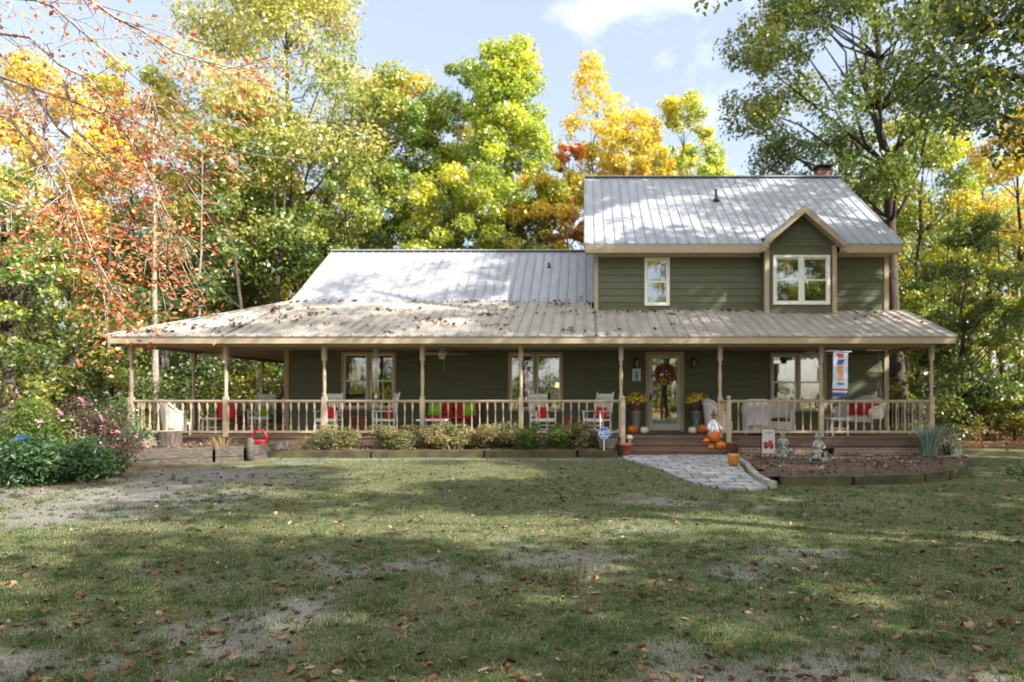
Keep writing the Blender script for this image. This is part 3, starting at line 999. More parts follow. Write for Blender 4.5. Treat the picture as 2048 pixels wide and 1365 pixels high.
RC = [((-7.28, 18.65, DZ), R(4), 'white slat rocking chair facing forward behind the railing, first from the house corner', 'red'),
      ((-5.72, 18.7, DZ), R(-62), 'white rocking chair turned sideways in front of the left window', 'red'),
      ((-1.22, 18.75, DZ), R(26), 'white rocking chair before the middle window, angled toward the front door', 'red'),
      ((.36, 18.6, DZ), R(-38), 'white rocking chair closest to the front steps, angled away from the door', 'red'),
      ((-10.1, 20.5, DZ), R(3), 'white rocking chair with lime cushion at the open side porch', 'green')]
first = None
PG = 'red pillows on the rocking chairs'
PL = ['red square pillow on the forward facing rocking chair', 'red pillow on the sideways rocking chair by the left window',
      'red pillow on the rocking chair before the middle window', 'red pillow on the rocking chair beside the steps', 'lime green cushion on the side porch rocking chair']
for i, (l, rz, lb, colr) in enumerate(RC):
    if first is None: first = rocking_chair(lb, l, rz)
    else: place(first, l, rz, lb)
    cushion(PL[i], on_chair(l, rz, .03, .13, .60), .38, .36, .13, (R(-12), R(3), rz), REDF if colr == 'red' else GREENF, PG if colr == 'red' else None)

def side_table(label, loc, m, r=.25, h=.5, group=None, square=False):
    c = thing('side_table', label, 'side table', loc, 0, group); c.location = (0, 0, 0)
    t = MB()
    if square: t.cbox((0, 0, h - .02), (2 * r, 2 * r, .035))
    else: t.lathe([(r, h - .03), (r + .01, h - .015), (r, h)], (0, 0, 0), 20)
    t.build('table_top', m, c, bevel=.004)
    k = r * .72
    for sx in (-1, 1):
        for sy in (-1, 1):
            MB().bar((sx * k, sy * k, 0), (sx * k * .92, sy * k * .92, h - .03), .035).build('leg', m, c)
    MB().cbox((0, 0, h * .4), (2 * k, 2 * k, .02)).build('lower_shelf', m, c)
    c.location = loc
    return c
REDP = mat('red_paint', (.40, .04, .03), rough=.45)
side_table('small red round side table between the two left rocking chairs', (-6.55, 18.95, DZ), REDP, group='red side tables')
side_table('small red round side table right of the middle window', (-.36, 19.1, DZ), REDP, group='red side tables')
side_table('low white coffee table in front of the red cushioned loveseat', (-4.22, 18.3, DZ), WHITE, .40, .44, square=True)
side_table('small white table on the open side porch beside the wicker armchair', (-10.72, 18.9, DZ), WHITE, .27, .46, square=True)
side_table('low white slatted table before the hanging wicker swing', (6.98, 18.15, DZ), WHITE, .29, .48, square=True)

# loveseat with red cushions
def loveseat():
    c = thing('loveseat', 'dark framed loveseat with red cushions against the green wall', 'loveseat', (0, 0, 0))
    fm = mat('dark_brown_frame', (.06, .03, .022), rough=.5)
    m = MB(); W = .78
    for s in (-1, 1):
        m.bar((s * W, -.33, 0), (s * W, -.33, .62), .05); m.bar((s * W, .33, 0), (s * W, .42, .90), .05); m.bar((s * W, -.36, .63), (s * W, .40, .63), .07, .03)
    m.bar((-W, -.33, .33), (W, -.33, .33), .04, .08); m.bar((-W, .33, .33), (W, .33, .33), .04, .08)
    m.bar((-W, .41, .88), (W, .41, .88), .03, .07)
    for k in range(9): m.bar((-W + .16 * (k + .8), .36, .36), (-W + .16 * (k + .8), .41, .86), .05, .015, up=(0, 1, 0))
    m.build('frame', fm, c)
    for s in (-1, 1):
        q = MB(); q.pillow((s * .37, -.02, .44), .72, .64, .15, (R(90), 0, 0)); q.build('seat_cushion', REDF, c)
        q = MB(); q.pillow((s * .37, .28, .70), .72, .46, .16, (R(-12), 0, 0)); q.build('back_cushion', REDF, c)
    return c
ls = loveseat(); ls.location = (-3.92, 19.35, DZ)
cushion('lime pillow at the left end of the red loveseat', (-4.42, 19.36, DZ + .70), .42, .40, .14, (R(-14), R(5), R(8)), GREENF, 'lime pillows on the loveseat')
cushion('lime pillow at the right end of the red loveseat', (-3.42, 19.36, DZ + .70), .42, .40, .14, (R(-14), R(-7), R(-8)), GREENF, 'lime pillows on the loveseat')

def wicker_chair(label, loc, rz, cush, group='white wicker armchairs on the porch', width=1.0):
    c = thing('wicker_armchair', label, 'wicker chair', (0, 0, 0), 0, group)
    n = 28
    vs = []; fs = []
    rows = 5
    for i in range(n + 1):
        ph = R(-128 + 256 * i / n)
        u = abs(i / n - .5) * 2
        top = .95 - .33 * max(0, min(1, (u - .30) / .45)) ** 1.4
        flare = .04 * (1 - u)
        for (off) in (0, .045):
            for j in range(rows + 1):
                t = j / rows
                z = .12 + (top - .12) * t
                rx = (.36 + flare * t - off) * width; ry = .36 + (.10 * (1 - u)) * t - off
                vs.append((rx * math.sin(ph), ry * math.cos(ph) + .02, z))
    st = 2 * (rows + 1)
    for i in range(n):
        for side in (0, 1):
            for j in range(rows):
                a = i * st + side * (rows + 1) + j
                q = (a, a + st, a + st + 1, a + 1)
                fs.append(q if side == 0 else q[::-1])
        a = i * st + rows
        fs.append((a, a + st, a + st + rows + 1, a + rows + 1))
    m = MB(); m.add(vs, fs, True)
    # rolled rim
    pts = []; 
    for i in range(n + 1):
        p = vs[i * st + rows]; pts.append((p[0] * .98, p[1] - .02 * math.cos(R(-128 + 256 * i / n)), p[2] + .012))
    m.tube(pts, .038, 8)
    m.build('wicker_shell', WICKER, c)
    m = MB(); m.box(-.30 * width, -.30, .30, .30 * width, .28, .36); m.box(-.29 * width, -.31, .13, .29 * width, -.285, .345); m.build('wicker_seat', WICKER, c)
    for sx in (-1, 1):
        for y in (-.28, .26):
            MB().tube([(sx * .28 * width, y, 0), (sx * .27 * width, y, .32)], .022, 8).build('leg', WICKER, c)
    q = MB(); q.pillow((0, -.03, .41), .56 * width, .54, .12, (R(90), 0, 0)); q.build('seat_cushion', cush, c)
    c.location = loc; c.rotation_euler = (0, 0, rz); c['label'] = label
    return c
wc = wicker_chair('white wicker armchair beside the door plants, facing along the porch', (3.85, 18.85, DZ), R(95), MAROON)
l2 = (4.75, 18.25, DZ); place(wc, l2, R(172), 'white wicker armchair seen from behind with a striped throw over its back')
place(wc, (5.62, 18.85, DZ), R(-20), 'white wicker armchair with dark cushion under the right window')
l5 = (-11.42, 18.45, DZ); wl = wicker_chair('large white wicker armchair on the open side porch near the left corner post', l5, R(118), GREENF, width=1.25)
cushion('lime pillow in the wicker armchair on the open side porch', on_chair(l5, R(118), -.05, .12, .60), .40, .38, .13, (R(-12), 0, R(118)), GREENF)
# throw over chair 2: a draped sheet following the back
m = MB(); n = 12; vs = []; fs = []
prof = [(.26, .60), (.33, .80), (.40, .965), (.46, 1.005), (.525, .965), (.50, .75), (.475, .5), (.47, .30)]
for i in range(n + 1):
    x = -.27 + .54 * i / n
    cv = .34 * (x * x)
    for (y, z) in prof:
        vs.append((x, y - cv * 1.2 + .006 * math.sin(i * 2.1), z - .12 * abs(x)))
k = len(prof)
for i in range(n):
    for j in range(k - 1): fs.append((i * k + j, (i + 1) * k + j, (i + 1) * k + j + 1, i * k + j + 1))
m.add(vs, fs, True)
PLAID = bpy.data.materials.new('plaid_cloth'); PLAID.use_nodes = True
nt = PLAID.node_tree; b_ = nt.nodes['Principled BSDF']; b_.inputs['Roughness'].default_value = .9
tcn = nt.nodes.new('ShaderNodeTexCoord'); wv = nt.nodes.new('ShaderNodeTexWave'); wv.inputs['Scale'].default_value = 5; wv.inputs['Distortion'].default_value = .6
rr = nt.nodes.new('ShaderNodeValToRGB'); rr.color_ramp.elements[0].color = (.36, .33, .42, 1); rr.color_ramp.elements[1].color = (.60, .56, .52, 1)
nt.links.new(tcn.outputs['Object'], wv.inputs['Vector']); nt.links.new(wv.outputs['Fac'], rr.inputs['Fac']); nt.links.new(rr.outputs[0], b_.inputs['Base Color'])
o = m.build('throw_blanket', PLAID); o.location = l2; o.rotation_euler = (0, 0, R(172))
tag(o, 'pale striped throw blanket draped over a wicker chair back', 'blanket')

# red cushioned chair on the side porch, seen from behind
def red_chair():
    c = thing('cushioned_chair', 'dark framed chair with tall red back cushion on the side porch', 'chair', (0, 0, 0))
    fm = mat('dark_brown_frame', (.06, .03, .022)); m = MB(); W = .29
    for s in (-1, 1):
        m.bar((s * W, -.26, 0), (s * W, -.26, .60), .04); m.bar((s * W, .27, 0), (s * W, .36, .86), .04); m.bar((s * W, -.3, .61), (s * W, .34, .61), .05, .03)
    m.bar((-W, .35, .84), (W, .35, .84), .03); m.bar((-W, -.26, .34), (W, -.26, .34), .04); m.bar((-W, .27, .34), (W, .27, .34), .04)
    m.build('frame', fm, c)
    q = MB(); q.pillow((0, 0, .44), .56, .56, .14, (R(90), 0, 0)); q.build('seat_cushion', REDF, c)
    q = MB(); q.pillow((0, .33, .66), .58, .58, .16, (R(-10), 0, 0)); q.build('back_cushion', REDF, c)
    return c
rc = red_chair(); rc.location = (-10.36, 19.25, DZ); rc.rotation_euler = (0, 0, R(190))

# hanging swing
def swing():
    c = thing('porch_swing', 'white wicker porch swing hanging on chains at the right end of the porch', 'porch swing', (0, 0, 0))
    m = MB(); W = .62
    m.box(-W, -.27, -.03, W, .27, .03); m.box(-W, -.28, -.12, W, -.255, -.031)
    m.build('wicker_seat', WICKER, c)
    m = MB(); n = 20; vs = []; fs = []
    for i in range(n + 1):
        x = -W + 2 * W * i / n; top = .40 + .20 * math.cos(x / W * PI / 2)
        for off in (0, .035):
            for (y, z) in ((.27, .03), (.31, .25), (.42, top)):
                vs.append((x, y - off, z))
    for i in range(n):
        for s_ in (0, 1):
            for j in range(2):
                a = i * 6 + s_ * 3 + j; q = (a, a + 6, a + 7, a + 1); fs.append(q[::-1] if s_ else q)
        a = i * 6 + 2; fs.append((a, a + 6, a + 9, a + 3))
    m.add(vs, fs, True)
    m.tube([vs[i * 6 + 2] for i in range(n + 1)], .035, 8)
    m.build('wicker_back', WICKER, c)
    for s in (-1, 1):
        m = MB(); x = s * W
        pts = [(x, .40, .42), (x * 1.03, .1, .32), (x * 1.04, -.18, .27), (x * 1.02, -.29, .20), (x, -.28, .02)]
        m.tube(pts, .035, 8); m.poly([(x, .28, .0), (x, .38, .40), (x, .1, .30), (x, -.2, .24), (x, -.27, 0)], axis=(.02 * s, 0, 0)); m.build('wicker_arm', WICKER, c)
    for s in (-1, 1):
        for y in (-.25, .33):
            m = MB(); x = s * (W + .03); m.tube([(x, y, 0), (x, .04, 1.05)], .006, 6); m.tube([(x, .04, 1.05), (x, .04, 1.95)], .006, 6) if y < 0 else None
            m.build('chain', STEEL, c)
    return c
sw = swing(); sl_ = (7.80, 18.75, 1.03); sw.location = sl_; sw.rotation_euler = (0, 0, R(-62))
for i, dx in enumerate((-.30, .05, .38)):
    cushion(['red pillow at the near end of the wicker swing', 'red pillow in the middle of the wicker swing', 'red pillow at the far end of the wicker swing'][i],
            on_chair(sl_, R(-62), dx, .21, .24), .36, .36, .12, (R(-14), R(6 * (i - 1)), R(-62)), REDF, 'red pillows on the swing')

# ceiling fans
FANM = mat('cream_fan', (.56, .50, .42), (.48, .42, .35), rough=.4)
def fan(label, loc, rz):
    c = thing('ceiling_fan', label, 'ceiling fan', (0, 0, 0), 0, 'ceiling fans under the porch roof')
    m = MB(); m.lathe([(.0, .06), (.11, .06), (.13, .0), (.13, -.06), (.09, -.10), (0, -.10)], (0, 0, 0), 18); m.lathe([(.06, .18), (.05, .10), (.03, .06)], (0, 0, 0), 12)
    m.build('motor', FANM, c)
    m = MB(); m.lathe([(.0, -.185), (.07, -.17), (.10, -.13), (.085, -.10)], (0, 0, 0), 16); m.build('light_bowl', mat('milk_glass', (.66, .64, .58), rough=.2), c)
    for k in range(5):
        an = 2 * PI * k / 5
        m = MB(); M = Matrix.Rotation(an, 4, 'Z') @ Matrix.Rotation(R(9), 4, 'X')
        m.poly([tuple(M @ Vector(p)) for p in ((.12, -.025, -.03), (.24, -.06, -.03), (.66, -.075, -.03), (.70, -.04, -.03), (.70, .04, -.03), (.66, .075, -.03), (.24, .06, -.03), (.12, .025, -.03))], axis=(0, 0, .008))
        m.build('blade', FANM, c)
    m = MB(); m.tube([(.05, -.05, -.15), (.05, -.05, -.42)], .004, 5); m.ell((.05, -.05, -.44), (.012, .012, .03), 8, 5); m.build('pull_chain', FANM, c)
    c.location = loc; c.rotation_euler = (0, 0, rz); c['label'] = label
    return c
f0 = fan('cream ceiling fan above the red loveseat', (-4.06, 18.65, 2.86), R(8))
place(f0, (-10.55, 19.2, 2.86), R(30), 'cream ceiling fan above the open side porch')
place(f0, (6.45, 18.65, 2.86), R(20), 'cream ceiling fan in front of the right window')

def chime(label, loc, n, L, r, tilt=0):
    c = thing('wind_chime', label, 'wind chime', loc, 0, 'wind chimes along the porch eave'); c.location = (0, 0, 0)
    m = MB(); m.lathe([(r + .02, -.16), (r + .02, -.14), (.01, -.14)], (0, 0, 0), 12); m.tube([(0, 0, 0), (0, 0, -.14)], .004, 5); m.build('top_disc', ALU, c)
    for k in range(n):
        an = 2 * PI * k / n + .4
        LL = L * (1 - .12 * (k % 3))
        m = MB(); m.tube([(r * math.cos(an), r * math.sin(an), -.20), (r * math.cos(an) + tilt, r * math.sin(an), -.20 - LL)], .013, 8); m.build('tube', ALU, c)
    m = MB(); m.tube([(0, 0, -.15), (0, 0, -.3 - L)], .003, 5); m.cbox((0, 0, -.33 - L), (.06, .006, .09)); m.build('clapper', ALU, c)
    c.location = loc
chime('short silver wind chime at the open left corner of the porch', (-11.22, 17.55, 2.95), 6, .42, .07)
chime('long silver wind chime hanging before the left window', (-5.62, 17.62, 3.0), 6, 1.05, .055)
chime('slim silver wind chime beside the post at the middle window', (-1.60, 17.8, 2.45), 5, .55, .05, .08)
MB()  # hook wire for the low chime
m = MB(); m.tube([(-1.60, 17.8, 2.45), (-1.60, 17.8, EZ - .17)], .004, 5); tag(m.build('hanging_wire', STEEL), 'thin wire holding the slim wind chime by the middle window', 'wire')

# wreath on the door
def leaf_cloud(pts, size, seed, lv, ratio=.5, nrm=None, spread=1.0):
    """numpy diamonds at pts; returns verts, quads, attr"""
    rg = np.random.default_rng(seed)
    n = len(pts)
    a = rg.normal(size=(n, 3)); 
    if nrm is not None: a = a * spread + nrm
    a /= np.linalg.norm(a, axis=1)[:, None] + 1e-9
    t = rg.normal(size=(n, 3)); t -= a * (t * a).sum(1)[:, None]; t /= np.linalg.norm(t, axis=1)[:, None] + 1e-9
    b = np.cross(a, t)
    s = size * rg.uniform(.6, 1.3, n)
    L = t * (s * .5)[:, None]; Wd = b * (s * .5 * ratio)[:, None]
    dr = a * (s * .10)[:, None]
    v = np.stack([pts - L, pts - Wd * .9 - L * .1 + dr, pts + L, pts + Wd * .9 - L * .1 + dr], 1).reshape(-1, 3)
    q = np.arange(4 * n).reshape(n, 4)
    return v, q, np.repeat(lv, 4)
AUT = leafmat('wreath_leaf', [(0, (.26, .05, .03)), (.4, (.46, .12, .04)), (.7, (.56, .26, .06)), (1, (.18, .14, .04))], trans=.15)
wr = thing('wreath', 'round autumn wreath of red and orange leaves with a sunflower on the door', 'wreath', (2.42, YW - .075, 2.30))
rg = np.random.default_rng(4); n = 900
th = rg.uniform(0, 2 * PI, n); rr_ = rg.normal(.235, .055, n); dd = rg.normal(0, .035, n)
v, q, lv = leaf_cloud(np.stack([rr_ * np.cos(th), dd - .03, rr_ * np.sin(th)], 1), .085, 5, rg.uniform(0, 1, n), .6)
np_mesh('wreath_leaves', v, q, AUT, {'lv': lv}, wr)
m = MB(); m.tube([(.2 * math.cos(a), 0, .2 * math.sin(a)) for a in np.linspace(0, 2 * PI, 25)], .03, 8); m.build('wreath_ring', STEM, wr)
m = MB(); cxx, czz = -.04, -.23
for k in range(14):
    an = 2 * PI * k / 14; M = Matrix.Translation((cxx, -.10, czz)) @ Matrix.Rotation(an, 4, 'Y')
    m.add([tuple(M @ Vector(p)) for p in ((.03, 0, -.018), (.09, -.012, -.02), (.12, 0, 0), (.09, -.012, .02), (.03, 0, .018))], [(0, 1, 2, 3, 4)])
fl = m.build('sunflower', mat('sunflower_petal', (.62, .33, .03), (.5, .22, .02), rough=.7), wr)
MB().ell((cxx, -.11, czz), (.04, .02, .04), 10, 6).build('sunflower_centre', mat('seed_brown', (.06, .03, .015)), fl)

# mums on tall urns
MUM = leafmat('mum_leaf', [(0, (.03, .06, .015)), (1, (.06, .10, .025))], trans=.2)
MUMF = leafmat('mum_flower', [(0, (.55, .36, .01)), (1, (.78, .60, .04))], trans=.25)
def mums(label, lp, loc, seed):
    u = thing('tall_urn', lp, 'urn', loc, 0, 'tapered metal urns beside the door')
    m = MB(); m.lathe([(.095, 0), (.10, .02), (.13, .3), (.175, .62), (.185, .64), (.17, .64), (.16, .58), (0, .58)], (0, 0, 0), 20); m.build('urn_body', STEEL, u)
    p = thing('potted_mums', label, 'potted flowers', (loc[0], loc[1], loc[2] + .58), 0, 'yellow mums beside the door')
    m = MB(); m.lathe([(.11, .0), (.15, .20), (.165, .20), (.165, .245), (.15, .245), (.14, .21), (0, .21)], (0, 0, 0), 20); m.build('flower_pot', TERRA, p)
    rg = np.random.default_rng(seed)
    def dome(n, r0, r1):
        d = rg.normal(size=(n, 3)); d[:, 2] = np.abs(d[:, 2]) * 1.0 - .15; d /= np.linalg.norm(d, axis=1)[:, None]
        r = rg.uniform(r0, r1, n)
        return d * r[:, None] * np.array([.33, .33, .27]) + np.array([0, 0, .33]), d
    pts, d = dome(1500, .4, .97); v, q, lv = leaf_cloud(pts, .06, seed, rg.uniform(0, 1, len(pts)), .6)
    np_mesh('foliage', v, q, MUM, {'lv': lv}, p)
    pts, d = dome(260, .95, 1.05)
    V = []; Q = []; LV = []
    for k in range(3):
        v, q, lv = leaf_cloud(pts + rg.normal(0, .008, pts.shape), .07, seed + k, rg.uniform(0, 1, len(pts)), .9, d, .35)
        Q.append(q + sum(len(x) for x in V)); V.append(v); LV.append(lv)
    np_mesh('blossoms', np.concatenate(V), np.concatenate(Q), MUMF, {'lv': np.concatenate(LV)}, p)
mums('yellow chrysanthemums in a red pot left of the front door', 'tall tapered grey urn left of the front door', (1.50, 19.3, DZ), 21)
mums('yellow chrysanthemums in a red pot right of the front door', 'tall tapered grey urn right of the front door', (3.30, 19.3, DZ), 22)

# pumpkins
def pumpkin(label, loc, r, h, m, group, seed=0, elong=False):
    c = thing('pumpkin', label, 'pumpkin', loc, random.Random(seed).uniform(0, 6), group); c0 = c.location.copy()
    q = MB(); n = 40; prof = []
    for i in range(15):
        t = PI * i / 14
        rad = r * math.sin(t) ** (.75 if not elong else .85)
        prof.append((max(rad, .0), h / 2 - h / 2 * math.cos(t) * (1 - .18 * math.exp(-(t - PI) ** 2 * 4)) ))
    vs = []; fs = []
    for rad, z in prof:
        for k in range(n):
            a = 2 * PI * k / n
            f_ = 1 - .12 * (1 - abs(math.sin(a * 5))) ** 1.2
            vs.append((rad * f_ * math.cos(a), rad * f_ * math.sin(a), z))
    for i in range(14):
        for k in range(n):
            k2 = (k + 1) % n; fs.append((i * n + k, i * n + k2, (i + 1) * n + k2, (i + 1) * n + k))
    q.add(vs, fs, True); q.build('pumpkin_body', m, c)
    q = MB(); q.tube([(0, 0, h * .88), (.005, 0, h * .97), (.02, .005, h + .035)], [.024, .014, .017], 6); q.build('stem', STEM, c)
GO, GW = 'orange pumpkins around the door', 'white pumpkins beside the door'
pumpkin('round orange pumpkin on the deck left of the door', (1.37, 18.85, DZ), .15, .25, ORANGE, GO, 1)
pumpkin('white pumpkin on the deck left of the door', (1.70, 18.8, DZ), .125, .21, WPUMP, GW, 2)
pumpkin('white pumpkin on the deck right of the door', (3.08, 18.8, DZ), .125, .21, WPUMP, GW, 3)
pumpkin('orange pumpkin on the deck right of the door, beside the white one', (3.37, 18.85, DZ), .145, .27, ORANGE, GO, 4)
pumpkin('largest tall orange pumpkin on the upper step', (3.40, 17.20, .40), .145, .34, ORANGE, GO, 5, True)
pumpkin('flat bright little pumpkin on the upper step, left of the tall one', (3.17, 17.14, .40), .095, .13, ORANGE, GO, 6)
pumpkin('mid sized round pumpkin on the lower step', (3.50, 16.88, .25), .12, .22, ORANGE, GO, 7)
pumpkin('flat bright little pumpkin on the lower step', (3.24, 16.86, .25), .09, .13, ORANGE, GO, 8)

# scarecrow doll by the stairs
sd = thing('scarecrow_doll', 'little scarecrow doll in a pale robe and pointed hat beside the steps', 'doll', (3.44, 17.52, DZ))
m = MB(); m.lathe([(.17, 0), (.155, .12), (.115, .30), (.07, .42), (.045, .46), (0, .465)], (0, 0, 0), 22, True, 9, .09)
for s in (-1, 1): m.tube([(s * .05, 0, .41), (s * .13, -.03, .30), (s * .17, -.07, .18)], [.04, .045, .06], 10)
m.build('robe', mat('white_cloth', (.62, .62, .66), (.50, .50, .55), rough=.9), sd)
hd = MB(); hd.ell((0, -.01, .53), (.068, .066, .075), 14, 9); hd = hd.build('head', mat('burlap', (.42, .27, .15), scale=60), sd)
m = MB()
for s in (-1, 1): m.ell((s * .025, -.072, .545), (.011, .006, .013), 8, 5)
m.tube([(-.03, -.067, .505), (0, -.075, .497), (.03, -.067, .505)], .005, 5); m.build('face', BLACK, hd)
MB().ell((0, -.08, .525), (.01, .012, .01), 8, 5).build('nose', ORANGE, hd)
m = MB(); m.lathe([(.11, .575), (.105, .585), (.06, .595), (.03, .68), (.012, .73), (0, .735)], (0, 0, 0), 14); m.build('hat', mat('hat_brown', (.12, .07, .05)), sd)
for s in (-1, 1): MB().ell((s * .172, -.075, .165), (.02, .02, .022), 8, 5).build('hand', mat('burlap', (0, 0, 0)), sd)

# vertical banner on a rod
bn = thing('house_banner', 'long white and blue autumn banner hanging from a rod at the porch post', 'banner', (0, 0, 0))
BYY = 16.9
bx0, by1 = px(1667, 703, BYY)[0], px(1667, 703, BYY)[2]; bx1, by0 = px(1697, 793, BYY)[0], px(1697, 793, BYY)[2]
m = MB(); n = 10; vs = []; fs = []
def bwave(x, z): return BYY + .018 * math.sin(z * 5 + x * 3)
def sheet(mb, xa, xb, za, zb, off, nx_=4, nz_=8, slant=.03):
    vs = []; fs = []
    for i in range(nx_ + 1):
        for j in range(nz_ + 1):
            x = xa + (xb - xa) * i / nx_; z = za + (zb - za) * j / nz_
            vs.append((x - slant * (by1 - z), bwave(x, z) + off, z - .03 * (x - bx0)))
    for i in range(nx_):
        for j in range(nz_):
            a = i * (nz_ + 1) + j; fs.append((a, a + nz_ + 1, a + nz_ + 2, a + 1))
    mb.add(vs, fs, True)
sheet(m, bx0, bx1, by0 + .12, by1, 0); 
BWH = mat('banner_white', (.62, .68, .78), (.45, .55, .74), rough=.8, scale=4)
cl = m.build('banner_cloth', BWH, bn)
m = MB(); sheet(m, bx0, bx1, by0, by0 + .12, 0, 4, 2); m.build('blue_band', mat('banner_blue', (.06, .07, .34), rough=.8), cl)
BRD = mat('banner_red', (.48, .05, .07), rough=.8)
m = MB(); sheet(m, bx0, bx1, by0 + .155, by0 + .20, -.004, 4, 1); m.build('red_band', BRD, cl)
m = MB()
wd = bx1 - bx0
for k in range(6): sheet(m, bx0 + wd * (.06 + k * .155), bx0 + wd * (.06 + k * .155) + wd * .09, by0 + .095, by0 + .14, -.004, 1, 1)
m.build('white_scallops', WHITE, cl)
m = MB()
for k, (u, vv, ww, hh) in enumerate([(.22, .93, .5, .03), (.3, .88, .4, .03)]): sheet(m, bx0 + wd * u, bx0 + wd * (u + ww), by0 + (by1 - by0) * vv - hh, by0 + (by1 - by0) * vv + hh, -.004, 3, 1)
m.build('red_print', BRD, cl)
m = MB()
for u, vv, ww, hh in [(.3, .80, .45, .035), (.26, .74, .42, .03), (.3, .28, .44, .022)]:
    m = MB(); sheet(m, bx0 + wd * u, bx0 + wd * (u + ww), by0 + (by1 - by0) * vv - hh, by0 + (by1 - by0) * vv + hh, -.0045, 3, 1); m.build('blue_print', mat('banner_blue', (0, 0, 0)), cl)
m = MB()
rgb = random.Random(3)
for k in range(16):
    u = .5 + rgb.uniform(-.16, .16); vv = rgb.uniform(.38, .68); hh = rgb.uniform(.02, .05)
    sheet(m, bx0 + wd * (u - .11), bx0 + wd * (u + .11), by0 + (by1 - by0) * vv - hh, by0 + (by1 - by0) * vv + hh, -.005 - k * .0003, 1, 1)
m.build('orange_print', mat('banner_orange', (.55, .20, .06), (.62, .34, .16), scale=9, rough=.8), cl)
m = MB(); m.tube([(6.30, YP - .05, by1 + .03), (bx0 - .05, BYY, by1 + .01), (bx1 + .05, BYY, by1 - .01)], .012, 8); m.ell((bx1 + .06, BYY, by1 - .01), (.022, .022, .022), 8, 6)
m.build('rod', WHITE, bn)

# curtains behind the glass
CURT = leafmat('sheer_curtain', [(0, (.55, .53, .48)), (1, (.62, .60, .55))], trans=.4, gloss=.0)
def drape(label, x0, x1, z0, z1, Y, mode):
    m = MB(); n = 26; k = 14; vs = []; fs = []
    for i in range(n + 1):
        for j in range(k + 1):
            u = i / n; t = j / k; z = z1 - (z1 - z0) * t
            if mode == 'left': x = x0 + (x1 - x0) * u * (1 - .62 * math.sin(min(t * 1.25, 1) * PI / 2))
            elif mode == 'right': x = x1 - (x1 - x0) * (1 - u) * (1 - .62 * math.sin(min(t * 1.25, 1) * PI / 2))
            else:
                x = x0 + (x1 - x0) * u; z = z1 - (z1 - z0) * t * (.55 + .45 * abs(math.sin(u * PI * 3)))
            vs.append((x, Y + .022 * math.sin(u * 30), z))
    for i in range(n):
        for j in range(k):
            a = i * (k + 1) + j; fs.append((a, a + k + 1, a + k + 2, a + 1))
    m.add(vs, fs, True)
    return tag(m.build('curtain', CURT), label, 'curtain', 'pale curtains behind the windows')
drape('pale tied back curtain at the left of the right porch window', 5.72, 6.55, 1.25, 2.88, YW + .16, 'left')
drape('pale tied back curtain at the right of the right porch window', 6.45, 7.25, 1.25, 2.88, YW + .16, 'right')
drape('white swagged valance at the top of the dormer window', 5.68, 7.2, 5.1, 5.78, BY + .14, 'v')
drape('white curtain panel at the right of the dormer window', 6.75, 7.2, 4.45, 5.7, BY + .2, 'right')
# table lamp behind the middle window
lx, lz = px(1117, 768, 20.6)[0], px(1117, 768, 20.6)[2]
tl = thing('table_lamp', 'small glowing table lamp seen through the middle window', 'table lamp', (lx, 20.6, lz - .35))
MB().lathe([(.07, 0), (.02, .03), (.03, .12), (.015, .25)], (0, 0, 0), 12).build('lamp_base', STEM, tl)
em = bpy.data.materials.new('lit_shade'); em.use_nodes = True
em.node_tree.nodes['Principled BSDF'].inputs['Base Color'].default_value = (.7, .45, .2, 1)
em.node_tree.nodes['Principled BSDF'].inputs['Emission Color'].default_value = (1, .52, .15, 1)
em.node_tree.nodes['Principled BSDF'].inputs['Emission Strength'].default_value = 2.2
MB().lathe([(.12, .24), (.075, .44)], (0, 0, 0), 16).build('lamp_shade', em, tl)
m = MB(); m.box(lx - .3, 20.3, DZ, lx + .3, 20.9, lz - .37); m.box(lx - .34, 20.26, lz - .37, lx + .34, 20.94, lz - .352); tag(m.build('lamp_table', mat('inner_door_wood', (0, 0, 0))), 'dark cabinet under the lamp inside the middle window', 'cabinet')

